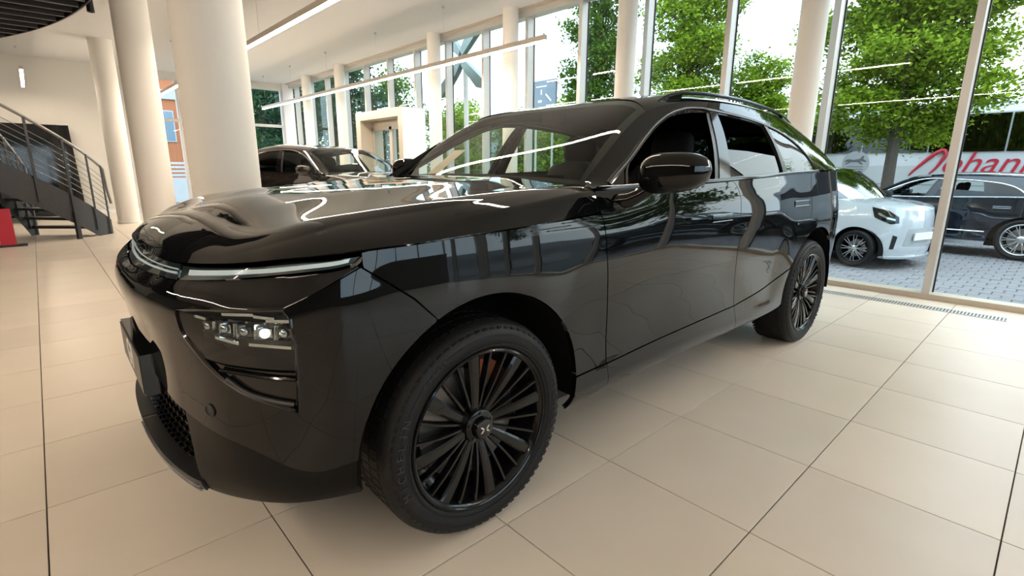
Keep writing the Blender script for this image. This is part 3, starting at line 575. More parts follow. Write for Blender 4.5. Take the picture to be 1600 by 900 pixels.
# ---------------------------------------------------------------- the big SUV: wheels, cabin, underside, plate
def wheel_parts(parent, R=.378, wid=.255, rim=.279, spoke_pat='suv', nseg=96, letters=True, tyre_m='rubber', rim_m='rim_black'):
    """axis y, outer face towards -y, centre at the origin"""
    y0, y1 = -wid/2, wid/2
    prof = [(rim, y0+.022), (rim+.012, y0+.006), (rim+.03, y0+.001), (rim+.052, y0-.004), (R-.034, y0-.001), (R-.016, y0+.012), (R-.006, y0+.026), (R, y0+.05), (R, 0), (R, y1-.05), (R-.006, y1-.026), (R-.016, y1-.012), (R-.05, y1), (rim, y1-.02)]
    tb = MB().lathe(prof, nseg, 'y'); tyre = tb.build('tyre', tyre_m, parent)
    if nseg > 60:
        gb = MB()
        for k in range(72):
            a = k*2*PI/72
            for (ya, yb, da) in ((y0+.004, y0+.050, .012), (y1-.05, y1-.012, -.012)):
                p = A((math.cos(a)*(R-.0245), ya, math.sin(a)*(R-.0245))); q = A((math.cos(a+da)*(R-.001), yb, math.sin(a+da)*(R-.001)))
                gb.bar(p, q, .019, .005, (math.cos(a), 0, math.sin(a)))
            for yc in (-.055, 0, .055):
                gb.bar(A((math.cos(a)*R, yc-.022, math.sin(a)*R)), A((math.cos(a+.01)*R, yc+.022, math.sin(a+.01)*R)), .024, .003, (math.cos(a), 0, math.sin(a)))
        t_ = gb.build('tread_block', tyre_m, tyre, False); t_['kind'] = 'stuff'
        for rr, hh in ((R-.046, .0022), (rim+.022, .002)):
            MB().tube([(rr*math.cos(a), y0-.003, rr*math.sin(a)) for a in np.linspace(0, 2*PI, 90)[:-1]], hh, 5, True).build('sidewall_ring', tyre_m, tyre)
        if letters:
            for word, a_mid, sz, st in letters:
                for i, ch in enumerate(word):
                    if ch == ' ': continue
                    a = math.radians(a_mid)-(i-(len(word)-1)/2)*st; o = text_mesh('tyre_letter', ch, sz, 'rubber_letter', tyre, .0012)
                    rad = A((math.cos(a), 0, math.sin(a))); tan = A((math.sin(a), 0, -math.cos(a))); o.matrix_local = frame_mat(rad*(rim+.052)+A((0, y0-.0055, 0)), tan, rad)
    rb = MB().lathe([(rim+.008, y0+.010), (rim+.006, y0+.006), (rim-.004, y0+.008), (rim-.012, y0+.016), (rim-.016, y0+.03), (rim-.03, y0+.06), (rim-.045, y1-.05), (rim-.01, y1-.02)], nseg, 'y'); rb.build('rim_barrel', rim_m, parent)
    MB().tube([((rim-.001)*math.cos(a), y0+.007, (rim-.001)*math.sin(a)) for a in np.linspace(0, 2*PI, 90)[:-1]], .005, 6, True).build('rim_lip', rim_m, parent)
    def spoke(a, w0, w1, r0, r1, lean=0., d0=.045, d1=.016, dep=.03, m=rim_m):
        b = MB(); rows = []
        for t in np.linspace(0, 1, 7):
            r = r0+(r1-r0)*t; aa = a+lean*t; w = (w0+(w1-w0)*t)/2; y = y0+d0+(d1-d0)*t**1.4-.010*math.sin(t*PI)
            c, s_ = math.cos(aa), math.sin(aa); P = A((c*r, y, s_*r)); tg = A((-s_, 0, c))
            rows.append([P+tg*w+A((0, .006, 0)), P+tg*w*.6, P-tg*w*.6, P-tg*w+A((0, .006, 0)), P-tg*w*.9+A((0, dep, 0)), P+tg*w*.9+A((0, dep, 0))])
        b.grid(A(rows), closed_u=True); return b.build('spoke', m, parent, False)
    if spoke_pat == 'suv':
        for k in range(8):
            a = math.radians(10+45*k)
            spoke(a, .026, .050, .050, rim-.006, -.05, dep=.04); 
            for j in (1, 2): spoke(a+math.radians(15*j), .012, .013, .050, rim-.006, -.05, .05, .018, .026)
        MB().lathe([(.0, y0+.030), (.042, y0+.032), (.058, y0+.038), (.064, y0+.06), (.05, y0+.09)], 40, 'y').build('hub', rim_m, parent)
        cap = MB().lathe([(0, y0+.008), (.026, y0+.0085), (.034, y0+.011), (.038, y0+.018), (.040, y0+.03)], 32, 'y').build('hub_cap', 'gloss_black', parent)
        lb = MB()
        for sx_, sz_ in ((1, 1), (-1, 1), (1, -1), (-1, -1)): lb.add([(sx_*.003, y0+.0072, sz_*.002), (sx_*.012, y0+.0078, sz_*.011), (sx_*.020, y0+.0085, sz_*.012), (sx_*.010, y0+.0072, sz_*.001)], [(0, 1, 2, 3)])
        lb.build('cap_emblem', 'chrome', cap, False, 'small silver four armed emblem')
        for k in range(5):
            a = k*2*PI/5+.3; MB().lathe([(0, y0+.029), (.006, y0+.030), (.007, y0+.04)], 10, 'y', (math.cos(a)*.049, 0, math.sin(a)*.049)).build('lug_nut', 'satin_black', parent)
    elif spoke_pat == 'ten':
        for k in range(10):
            a = k*2*PI/10
            for da in (-.07, .07): spoke(a+da*.4, .016, .014, .05, rim-.006, da, .03, .014, .02)
        MB().lathe([(0, y0+.012), (.04, y0+.016), (.06, y0+.03), (.06, y0+.06)], 24, 'y').build('hub_cap', rim_m, parent)
    elif spoke_pat == 'cross':
        for k in range(8):
            a = k*2*PI/8
            for da in (-.10, .10): spoke(a+da, .012, .011, .04, rim-.006, da*.3, .02, .012, .02, m='alloy')
        MB().lathe([(0, y0+.010), (.03, y0+.012), (.042, y0+.02), (.045, y0+.05)], 24, 'y').build('hub_cap', 'alloy', parent)
    MB().lathe([(.06, y0+.10), (rim-.075, y0+.10), (rim-.072, y0+.13), (.06, y0+.13)], 48, 'y').build('brake_disc', 'disc_metal', parent)
    cb = MB() if spoke_pat == 'suv' else None
    if cb: cb.lathe([(rim-.115, y0+.085), (rim-.055, y0+.085), (rim-.05, y0+.15), (rim-.115, y0+.15)], 10, 'y', a0=math.radians(45), a1=math.radians(85)); cb.build('brake_caliper', 'caliper', parent)
def wheel_at(parent, x, y, z, flip, **k):
    w = empty('wheel'); w.parent = parent; w.location = (x, y, z)
    if flip: w.rotation_euler = (0, 0, PI)
    wheel_parts(w, **k); return w
LET = [('MICHELIN', 178, .036, .105), ('PILOT', 128, .022, .07), ('MICHELIN', -4, .036, .105)]
w0 = wheel_at(suv, 0, -.955+.1235, .372, False, letters=LET)
for x, y, f in ((2.998, -.955+.1235, False), (0, .955-.1235, True), (2.998, .955-.1235, True)):
    w = copy_tree(w0, suv); w.location = (x, y, .372); w.rotation_euler = (0, math.radians(33) if x > 1 else 0, PI if f else 0)
# wheel wells and underside
for cx in (AF, AR):
    for sd in (-1, 1):
        pr = [(.4578, -.945), (.470, -.60), (.30, -.58), (.02, -.58)]
        b = MB(); b.lathe(pr, 40, 'y', (cx, 0, .388), a0=math.radians(-6), a1=math.radians(186))
        V = np.concatenate(b.v); V = V if sd < 0 else mirror(V); mesh_obj('wheel_well', V, b.f, 'liner_black', suv)
ub = MB(); ub.box((-.45, -.56, .20), (3.6, .56, .30)); ub.box((.52, -.74, .22), (2.5, .74, .30)); ub.build('underbody', 'matte_black', suv, False)
# number plate
pl = MB(); pl.box((-.850, -.262, .52), (-.845, .262, .645)); plate = pl.build('number_plate', 'satin_black', suv, False, 'dark plate lettered G9')
t = text_mesh('plate_letter', 'G9', .135, 'white_print', plate, .0008); t.matrix_local = frame_mat(A((-.8505, 0.0, .583)), A((0, -1, 0)), A((0, 0, 1)))
b = MB(); b.box((-.846, -.268, .513), (-.795, .268, .652)); b.build('plate_holder', 'gloss_black', plate, False)
# cabin
ds = MB(); prof = [(.62, 1.02), (.64, 1.15), (.74, 1.17), (.95, 1.165), (1.08, 1.13), (1.12, 1.05), (1.08, .92), (.95, .80), (.7, .7)]
ds.grid(A([[(x, y, z-.03*(abs(y)/.8)**4) for x, z in prof] for y in np.linspace(-.80, .80, 21)])); dash = ds.build('dashboard', 'interior_dark', suv)
MB().box((1.06, -.30, 1.09), (1.075, .55, 1.20)).build('dash_screen', 'gloss_black', dash, False)
sw = [(1.30+.06*math.sin(a), -.38+.185*math.cos(a), 1.05+.175*math.sin(a)) for a in np.linspace(0, 2*PI, 41)[:-1]]
stw = MB().tube(sw, .015, 8, True).build('steering_wheel', 'interior_dark', suv)
MB().tube([(1.30, -.55, 1.05), (1.29, -.38, 1.04), (1.30, -.21, 1.05)], .018, 8).tube([(1.29, -.38, 1.04), (1.27, -.38, .89)], .018, 8).build('wheel_hub', 'interior_dark', stw)
def rbox(mb, c, sz, p=4., n=20, m=12, lean=0.):
    R_ = []
    for t in np.linspace(-1, 1, m):
        k = (1-abs(t)**p)**(1/p); sec = []
        for a in np.linspace(0, 2*PI, n+1)[:-1]:
            ca, sa = math.cos(a), math.sin(a); k2 = (abs(ca)**p+abs(sa)**p)**(-1/p)
            sec.append((c[0]+sz[0]/2*ca*k2*k+lean*t*sz[2]/2, c[1]+sz[1]/2*sa*k2*k, c[2]+sz[2]/2*t))
        R_.append(sec)
    return mb.grid(A(R_), closed_u=True)
for y in (-.38, .38):
    cu_ = rbox(MB(), (1.62, y, .70), (.54, .52, .20)).build('seat_cushion', 'interior_dark', suv)
    rbox(MB(), (1.88, y, 1.00), (.16, .50, .62), lean=.28).build('seat_back', 'interior_dark', cu_); rbox(MB(), (1.99, y, 1.37), (.12, .28, .20), 3., lean=.1).build('headrest', 'interior_dark', cu_)
cu_ = rbox(MB(), (2.62, 0, .72), (.5, 1.3, .22)).build('rear_bench', 'interior_dark', suv); rbox(MB(), (2.95, 0, 1.02), (.16, 1.3, .60), lean=.3).build('seat_back', 'interior_dark', cu_)
for y in (-.42, .42): rbox(MB(), (3.06, y, 1.36), (.11, .26, .17), 3.).build('headrest', 'interior_dark', cu_)
cf = MB(); cf.box((.7, -.80, .34), (3.7, .80, .42)); cf.box((.62, -.80, .42), (.70, .80, 1.02)); cf.box((3.45, -.78, .42), (3.5, .78, 1.12)); cf.build('cabin_floor', 'liner_black', suv, False)
hd = MB(); U, V = np.meshgrid(np.linspace(-.96, .96, 21), np.linspace(.03, .97, 16)); P = roof_f(U, V); P[..., 2] -= .035; hd.grid(P); hd.build('headliner', 'headliner', suv)
for sd in (-1, 1):
    for a, b_, o in ((.66, 1.74, doorF), (1.80, 2.80, doorR)):
        xs = np.linspace(a, b_, 12); P = A([[body(x, z, -.075) for x in xs] for z in (.40, .7, .95, 1.10, 1.155)]); P = np.concatenate([P, [[body(x, 1.165, -.02) for x in xs]]]); P = P if sd < 0 else mirror(P)
        MB().grid(P).build('door_card', 'interior_dark', o[0 if sd < 0 else 1])
sv = MB(); sv.box((1.30, -.06, 1.50), (1.33, .10, 1.56)); sv.build('rear_view_mirror', 'interior_dark', suv, False)
pp = MB(); n_ = wscr(A([.40, .56]), A([.04, .04])); n2 = wscr(A([.40, .56]), A([.36, .36])); dn = A((.008, 0, -.014))
pp.add([n_[0]+dn, n_[1]+dn, n2[1]+dn, n2[0]+dn], [(0, 1, 2, 3)]); mat('paper', (.72, .55, .44), .7); pp.build('price_sheet', 'paper', suv, False, 'beige paper sheet behind the windscreen')
# far wiper line and windscreen black border
for vs in ((0, .045), (.93, 1.0)):
    U, V = np.meshgrid(np.linspace(-1, 1, 31), np.linspace(vs[0], vs[1], 3)); P = wscr(U, V); P[..., 0] += .003; P[..., 2] -= .004; MB().grid(P).build('glass_border', 'matte_black', wsc)
for u0, u1 in ((-1, -.93), (.93, 1)):
    U, V = np.meshgrid(np.linspace(u0, u1, 3), np.linspace(0, 1, 20)); P = wscr(U, V); P[..., 0] += .003; P[..., 2] -= .004; MB().grid(P).build('glass_border', 'matte_black', wsc)
# ---------------------------------------------------------------- the showroom
T = .602
X0, X1, Y0, Y1, ZC = -7.0, 6.6, -9.0, 16.2, 3.76
def tile_mat():
    m = mat('floor_tile', (.60, .56, .50), .16, spec=.5); n = m.node_tree.nodes; l = m.node_tree.links; b = n['Principled BSDF']
    oi = n.new('ShaderNodeObjectInfo'); tc = n.new('ShaderNodeTexCoord'); ns = n.new('ShaderNodeTexNoise'); ns.inputs['Scale'].default_value = 2.2; ns.inputs['Detail'].default_value = 6
    ge = n.new('ShaderNodeNewGeometry'); l.new(ge.outputs['Position'], ns.inputs['Vector'])
    mx = n.new('ShaderNodeMix'); mx.data_type = 'RGBA'; mx.inputs[6].default_value = (.615, .54, .455, 1); mx.inputs[7].default_value = (.715, .64, .55, 1); l.new(ns.outputs['Fac'], mx.inputs[0])
    hs = n.new('ShaderNodeHueSaturation'); ma = n.new('ShaderNodeMapRange'); ma.inputs[3].default_value = .95; ma.inputs[4].default_value = 1.05; l.new(oi.outputs['Random'], ma.inputs[0]); l.new(ma.outputs[0], hs.inputs['Value'])
    l.new(mx.outputs[2], hs.inputs['Color']); l.new(hs.outputs[0], b.inputs['Base Color'])
    n2 = n.new('ShaderNodeTexNoise'); n2.inputs['Scale'].default_value = 5.; l.new(ge.outputs['Position'], n2.inputs['Vector'])
    mr = n.new('ShaderNodeMapRange'); mr.inputs[3].default_value = .30; mr.inputs[4].default_value = .36; l.new(n2.outputs['Fac'], mr.inputs[0]); l.new(mr.outputs[0], b.inputs['Roughness'])
tile_mat(); mat('grout', (.05, .045, .04), .9); mat('white_wall', (.66, .64, .60), .75, noise=.02); mat('grey_wall', (.13, .125, .12), .6, noise=.05); mat('ceiling_white', (.66, .65, .64), .8, noise=.015)
mat('column_white', (.78, .75, .70), .55, noise=.015, nscale=4); mat('alu', (.56, .55, .53), .35, metal=.25, noise=.03); mat('alu_warm', (.50, .44, .36), .42, metal=.2, noise=.04); mat('lamp_housing', (.58, .52, .45), .4, metal=.3); mat('cable', (.6, .6, .6), .5)
mat('white_panel', (.78, .78, .78), .45); mat('steel_rail', (.30, .29, .28), .35, metal=.7); mat('black_edge', (.01, .012, .013), .4)
fb = MB(); fb.box((X0, Y0, -.10), (X1, Y1, -.008)); floor = struct(fb.build('floor', 'grout', None, False))
g = .0022; tb = MB(); h0, h1 = -T/2+g, T/2-g; e = .002
e = .0008; V = [(h0, h0, -.009), (h1, h0, -.009), (h1, h1, -.009), (h0, h1, -.009), (h0, h0, -e), (h1, h0, -e), (h1, h1, -e), (h0, h1, -e), (h0+e, h0+e, 0), (h1-e, h0+e, 0), (h1-e, h1-e, 0), (h0+e, h1-e, 0)]
Fc = [(8, 9, 10, 11)]+[(i, (i+1) % 4, 4+(i+1) % 4, 4+i) for i in range(4)]+[(4+i, 4+(i+1) % 4, 8+(i+1) % 4, 8+i) for i in range(4)]
tile_mesh = None; near = []; rest = []
for i in range(-13, 11):
    for j in range(-16, 28):
        cx, cy = (i+.5)*T, (j+.5)*T
        if cx > X1 or cx < X0 or cy > Y1 or cy < Y0: continue
        d = A((cx, cy, 0))-CAM; q = A((d@_r, d@_u, d@_f)); u = 800+FPX*q[0]/q[2] if q[2] > .2 else -9e3; v = 450-FPX*q[1]/q[2] if q[2] > .2 else 0
        inview = q[2] > .2 and -220 < u < 1820 and v < 1250
        (near if inview else rest).append((q[2] if inview else 99, cx, cy))
near.sort(); rest += near[300:]; near = near[:300]
for _, cx, cy in near:
    if tile_mesh is None:
        o = mesh_obj('floor_tile', V, Fc, 'floor_tile', floor, False); tile_mesh = o.data
    else: o = link(bpy.data.objects.new('floor_tile', tile_mesh), floor)
    o.location = (cx, cy, 0)
rb = MB()
for _, cx, cy in rest: rb.add(A(V)+A((cx, cy, 0)), Fc)
o = rb.build('floor_tiling', 'floor_tile', floor, False); o['kind'] = 'stuff'
# trench grate set in the floor by the glass
gt = thing('floor_grate', 'long slotted metal heating grate sunk in the floor along the glass front', 'grate', (6.06, -.97, 0))
b = MB(); b.box((-.07, 0, -.004), (.07, 12, .0012)); b.build('grate_bed', 'black_edge', gt, False)
b = MB(); b.box((-.072, 0, .001), (-.062, 12, .004)); b.box((.062, 0, .001), (.072, 12, .004)); b.box((-.072, -.01, .001), (.072, .0, .004)); b.build('grate_frame', 'alu', gt, False)
b = MB()
for k in range(500): b.box((-.062, .010+k*.024, .0008), (.062, .021+k*.024, .0036))
o = b.build('grate_slat', 'alu', gt, False); o['kind'] = 'stuff'
# ceiling and walls
b = MB(); b.box((X0, Y0, ZC), (X1+.1, Y1, ZC+.15)); struct(b.build('ceiling', 'ceiling_white', None, False))
b = MB(); b.box((X0-.15, Y0, 0), (X0, Y1, ZC)); struct(b.build('wall_left', 'grey_wall', None, False))
b = MB(); b.box((X0, Y1, 0), (2.42, Y1+.15, ZC)); b.box((2.42, Y1, 3.55), (X1, Y1+.15, ZC)); struct(b.build('wall_back', 'white_wall', None, False))
b = MB(); b.box((X0, Y0-.15, 0), (-1.5, Y0, ZC)); b.box((-1.5, Y0-.15, 3.3), (X1, Y0, ZC)); b.box((-1.5, Y0-.15, 0), (X1, Y0, .9)); struct(b.build('wall_front', 'grey_wall', None, False))
b = MB(); b.box((X0, Y1-.02, 0), (2.42, Y1, .10)); struct(b.build('baseboard_back', 'white_panel', None, False))
# glass front: sill, head, posts and panes
SP = 1.14; MY = [-.352+SP*k for k in range(-7, 15)]
w1 = MB(); w1.box((6.44, Y0, -.005), (6.62, Y1, .055)); win1 = struct(w1.build('window_1', 'alu_warm', None, False))
b = MB(); b.box((6.44, Y0, 3.64), (6.62, Y1, ZC-.03)); b.build('head_rail', 'alu', win1, False); MB().box((6.36, Y0, ZC-.03), (6.62, Y1, ZC)).build('ceiling_joint', 'alu_warm', win1, False)
mm = pm = None
for k, y in enumerate(MY):
    if mm is None:
        b = MB(); b.box((6.45, -.032, .055), (6.60, .032, 3.64)); o = b.build('post', 'alu', win1, False); mm = o.data
        o2 = MB().box((6.59, -.045, .055), (6.604, -.032, 3.64)).box((6.59, .032, .055), (6.604, .045, 3.64)).build('post_seal', 'black_edge', o, False); sm_ = o2.data
    else:
        o = link(bpy.data.objects.new('post', mm), win1); o2 = link(bpy.data.objects.new('post_seal', sm_), o)
    o.location = (0, y, 0)
    if k:
        if pm is None: p = MB().box((6.594, -SP+.04, .055), (6.600, -.04, 3.64)).build('pane', 'window_glass', win1, False); pm = p.data
        else: p = link(bpy.data.objects.new('pane', pm), win1)
        p.location = (0, y, 0)
# glazed back wall
w2 = MB(); w2.box((2.42, Y1-.06, 0), (X1, Y1+.04, .06)); win2 = struct(w2.build('window_2', 'alu_warm', None, False))
xs = [2.46, 3.40, 4.34, 5.28, 6.22]
for x in xs: MB().box((x-.035, Y1-.09, .06), (x+.035, Y1+.03, 3.55)).build('post', 'alu', win2, False)
MB().box((2.42, Y1-.08, 2.44), (6.22, Y1+.03, 2.52)).build('transom', 'alu', win2, False)
for a, c in zip(xs[:-1], xs[1:]):
    for z0, z1 in ((.06, 2.44), (2.52, 3.55)): MB().box((a+.035, Y1-.003, z0), (c-.035, Y1+.003, z1)).build('pane', 'window_glass', win2, False)
b = MB(); b.box((6.255, Y1-.10, 0), (6.58, Y1+.02, ZC)); struct(b.build('trim_1', 'white_panel', None, False))
w3 = MB(); w3.box((-1.5, Y0-.06, .9), (X1, Y0+.03, .95)); win3 = struct(w3.build('window_3', 'alu', None, False))
for x in np.arange(-1.5, 6.6, 1.6): MB().box((x-.03, Y0-.08, .95), (x+.03, Y0+.03, 3.3)).build('post', 'alu', win3, False)
MB().box((-1.5, Y0-.05, .95), (X1, Y0-.045, 3.3)).build('pane', 'window_glass', win3, False)
# columns
def column(name, label, x, y, r, group=None):
    prof = [(r+.012, 0), (r+.012, .05), (r, .055), (r, ZC)]
    o = MB().lathe(prof, 56, 'z', (0, 0, 0)).build(name, 'column_white', None, 'auto'); o.location = (x, y, 0); return tag(o, label, 'column', group)
column('column', 'thick round white column close behind the hood of the big black suv', 1.09, 2.66, .205)
column('column', 'thick round white column in the middle of the three at the left', 1.38, 7.5, .205)
column('column', 'thick round white column farthest back, half hidden by the next one', 1.555, 12.9, .205)
for y, lb in ((.93, 'slim round white column by the glass front right behind the rear of the big suv'), (3.22, 'slim round white column by the glass above the middle of the suv roof'), (5.52, 'slim round white column by the glass beside the near end of the long light'), (7.74, 'slim round white column by the glass beside the four armed emblem'), (11.98, 'slim round white column by the glass just left of the entrance portal'), (14.15, 'slim round white column by the glass nearest the back corner')):
    column('slim_column', lb, 6.25, y, .13, 'slim columns along the glass front')
# entrance portal
dr = struct(MB().box((6.0, 8.62, 2.30), (6.58, 10.72, 2.48)).box((6.0, 10.50, 0), (6.58, 10.72, 2.30)).box((6.0, 8.62, 0), (6.58, 8.78, 2.30)).build('door_1', 'alu_warm', None, False)); dr['label'] = 'beige entrance portal with glazed door leaves'
MB().box((6.004, 8.612, 0), (6.58, 8.62, 2.475)).build('side_panel', 'white_panel', dr, False)
for y0, y1 in ((8.78, 9.64), (9.64, 10.50)):
    lf = MB().box((6.30, y0, .0), (6.35, y0+.06, 2.15)).box((6.30, y1-.06, .0), (6.35, y1, 2.15)).box((6.30, y0, 2.08), (6.35, y1, 2.15)).box((6.30, y0, .0), (6.35, y1, .12)).build('door_leaf', 'alu_warm', dr, False)
    MB().box((6.322, y0+.06, .12), (6.328, y1-.06, 2.08)).build('pane', 'window_glass', lf, False)
    MB().tube([(6.27, y0+.12 if y0 > 9 else y1-.12, .8), (6.27, y0+.12 if y0 > 9 else y1-.12, 1.4)], .012, 8).build('handle', 'chrome', lf)
MB().box((6.30, 8.78, 2.15), (6.36, 10.5, 2.30)).build('door_header', 'alu_warm', dr, False)
# pendant light lines
def light_line(label, x, y0, y1, z, hooks, along='y', w=.055, h=.075):
    t = thing('pendant_light', label, 'light', (x, y0, z), 0., 'straight pendant light lines')
    L_ = y1-y0; bx = (lambda lo, hi: (lo, hi)) if along == 'y' else (lambda lo, hi: ((lo[1], lo[0], lo[2]), (hi[1], hi[0], hi[2])))
    MB().box(*bx((-w/2, 0, .008), (w/2, L_, h))).build('housing', 'lamp_housing', t, False)
    MB().box(*bx((-w/2+.004, .01, -.006), (w/2-.004, L_-.01, .008))).build('diffuser', 'led_strip', t, False)
    for yy in hooks:
        p = (0, yy-y0, h) if along == 'y' else (yy-y0, 0, h); q = (p[0], p[1], ZC-z)
        MB().tube([p, q], .002, 6).build('cable', 'cable', t); MB().lathe([(0, ZC-z-.03), (.02, ZC-z-.03), (.025, ZC-z)], 12, 'z', (p[0], p[1], 0)).build('ceiling_rose', 'alu', t)
    return t
light_line('long straight pendant light line hanging before the glass front', 5.40, 3.90, 15.4, 2.88, (4.1, 6.2, 8.46, 10.8, 13., 15.1))
light_line('straight pendant light line leaving the top edge and passing behind the near column', 2.66, .9, 14.6, 2.88, (1.2, 4., 6.6, 9.5, 12., 14.3))
light_line('short pendant light piece hanging on the left behind the curved stair', .27, 12.6, 15.5, 2.98, (13.0, 15.0))
for lb, x, y0, y1, al in (('pendant light line behind the viewer over the left of the room', -2.6, -6.0, 6.0, 'y'), ('pendant light line behind the viewer before the glass', 5.0, -7.5, -.9, 'y')):
    light_line(lb, x, y0, y1, 2.88, (y0+.4, y1-.4), al)
# curved stair at the back left
SX, SY, RO, RI = -.6, 11.9, 1.95, .75
stair = thing('curved_stair', 'dark steel curved stair with open treads and wire railing at the left', 'stair', (SX, SY, 0))
def pol(r, a, z): return (r*math.cos(a), r*math.sin(a), z)
A0 = math.radians(-33); DA = math.radians(-8.0); RS = .172; NS = 20
for k in range(NS):
    a = A0+DA*k; z = RS*(k+1); b = MB()
    for rr in ():pass
    P = [pol(RI+.03, a, z-.045), pol(RO-.03, a, z-.045), pol(RO-.03, a+DA*1.06, z-.045), pol(RI+.03, a+DA*1.06, z-.045)]
    b.add(P+[(x, y, z_+.045) for x, y, z_ in P], [(0, 1, 2, 3), (4, 7, 6, 5), (0, 4, 5, 1), (1, 5, 6, 2), (2, 6, 7, 3), (3, 7, 4, 0)])
    b.build('tread', 'steel_dark', stair, False)
zt = lambda a: RS*((a-A0)/DA)+.02
aa = np.linspace(A0+.05, A0+DA*NS, 60)
for r in (RO, RI):
    outer, inner = A([pol(r, a, max(0, zt(a)-.20)) for a in aa]), A([pol(r, a, zt(a)+.30) for a in aa]); r2 = r-.015
    o2, i2 = A([pol(r2, a, max(0, zt(a)-.20)) for a in aa]), A([pol(r2, a, zt(a)+.30) for a in aa])
    MB().grid(A([outer, inner, i2, o2]), closed_v=True).build('stringer', 'steel_dark', stair)
    hr = MB().tube([pol(r, A0+.10, .55), pol(r, A0+.06, .85)]+[pol(r, a, zt(a)+1.22) for a in aa], .022, 10).build('handrail', 'steel_rail', stair)
    for q in range(7):
        MB().tube([pol(r, a, zt(a)+.42+q*.10) for a in aa], .0055, 6).build('rail_bar', 'steel_rail', stair)
    for a in (A0, A0-.16, A0-.36, A0-.60, A0-.9, A0-1.2, A0-1.5, A0-1.8, A0-2.1, A0-2.4, A0-2.7):
        MB().bar(pol(r+.02, a, max(0, zt(a)-.1)), pol(r+.02, a, zt(a)+1.21), .035, .012, (math.cos(a), math.sin(a), 0)).build('baluster', 'steel_dark', stair, False)
a = A0-.36; MB().bar(pol(RO+.02, a, 0), pol(RO+.02, a, zt(a)), .06, .05, (math.cos(a), math.sin(a), 0)).build('support_leg', 'steel_dark', stair, False)
# gallery soffit above the stair
gal = thing('gallery_floor', 'dark ribbed underside of a curved gallery at the top left corner', 'gallery', (0, 0, 0))
gx, gy, gr = -10.9, 7.0, 12.0
arc = [(gx+gr*math.cos(t), gy+gr*math.sin(t)) for t in np.linspace(math.radians(-2), math.radians(32), 40)]; poly = arc+[(-6.9, 13.3), (-6.9, 6.6)]
MB().prism(poly, lambda x, y: (x, y, 3.45), lambda x, y: (x, y, ZC-.002)).build('slab', 'matte_black', gal, False)
MB().grid(A([[(x, y, 3.38) for x, y in arc], [(x, y, 3.52) for x, y in arc], [(x+.02, y, 3.52) for x, y in arc], [(x+.02, y, 3.38) for x, y in arc]]), closed_v=True).build('edge_beam', 'steel_dark', gal)
for k in range(16):
    y = 7.0+k*.38; xe = gx+math.sqrt(max(.1, gr**2-(y-gy)**2))-.05
    MB().box((-6.8, y, 3.36), (xe, y+.06, 3.45)).build('rib', 'steel_dark', gal, False)
sp = thing('spot_lamp', 'small black ceiling spot lamp hanging beside the gallery edge', 'lamp', (1.08, 8.55, 3.40))
MB().tube([(0, 0, .36), (0, 0, .1)], .012, 8).build('stem', 'satin_black', sp); MB().lathe([(0, .12), (.035, .12), (.04, .1), (.045, -.08), (.03, -.08), (.03, -.06), (0, -.05)], 20).build('lamp_head', 'satin_black', sp)
# dark display wall behind the stair, red stand
dp = thing('display_panel', 'large dark display panel standing at the back wall behind the curved stair', 'panel', (.35, 15.95, 0))
MB().prism([(-1.6, 0), (.66, 0), (.60, 2.2), (-1.6, 2.2)], lambda x, z: (x, z*.02, z), lambda x, z: (x, z*.02+.06, z)).build('panel_board', 'gloss_black', dp, False); MB().box((-1.5, -.02, 0), (.5, .15, .04)).build('panel_foot', 'satin_black', dp, False)
mat('red_plastic', (.5, .01, .03), .35)
rd = thing('red_stand', 'narrow red display stand at the left edge beside the stair', 'stand', (-.29, 9.9, 0))
MB().box((-.10, -.05, .02), (.08, .05, .58)).build('stand_body', 'red_plastic', rd, False); MB().box((-.14, -.09, 0), (.20, .09, .025)).build('stand_base', 'satin_black', rd, False)
# ---------------------------------------------------------------- other cars in and outside the hall
GZ = -.23
def recolor(o, m):
    for s_ in o.material_slots: s_.link = 'OBJECT'; s_.material = MATS[m]
def car_copy(name, label, loc, rz, drop=(), swap={}, warp=None, group=None, keep_wheels=True):
    t = thing(name, label, 'car', loc, rz, group); cache = {}
    def rec(o, par):
        base = o.name.split('.')[0]
        if base in drop: return
        c = o.copy(); COL.objects.link(c); c.parent = par
        if warp and c.type == 'MESH' and base not in ('plate_letter',):
            if c.data.name not in cache:
                me = c.data.copy(); co = np.empty(len(me.vertices)*3); me.vertices.foreach_get('co', co); P = warp(co.reshape(-1, 3).copy()); me.vertices.foreach_set('co', P.ravel()); me.update(); cache[c.data.name] = me
            c.data = cache[c.data.name]
        if base in swap: recolor(c, swap[base])
        for ch in o.children: rec(ch, c)
    for ch in list(suv.children):
        if ch.name.split('.')[0] == 'wheel' and (warp or not keep_wheels): continue
        rec(ch, t)
    return t
DROP = ('roof_rail', 'rail_foot', 'plate_letter', 'price_sheet', 'tyre_letter', 'tread_block', 'number_plate', 'plate_holder', 'grille_stud', 'lug_nut')
def coupe_warp(P):
    x, y, z = P[:, 0].copy(), P[:, 1].copy(), P[:, 2].copy()
    k = np.clip((z-1.2)/.4, 0, 1)
    P[:, 2] = np.where(z > 1.18, 1.18+(z-1.18)*(.93-.55*np.clip((x-1.9)/1.7, 0, 1)**1.4), z)*.975
    P[:, 1] = y*(.985-.03*k); P[:, 0] = x*.965+.10*k*np.clip((x-1.2)/2, 0, 1)
    return P
mat('paint_graphite', (.018, .015, .013), .04, coat=1., spec=.2)
PAINTED = ('front_bumper', 'hood', 'fender', 'front_door', 'rear_door', 'rear_quarter', 'roof_side', 'rear_pillar', 'roof', 'tailgate', 'rear_bumper', 'sill_molding', 'side_mirror')
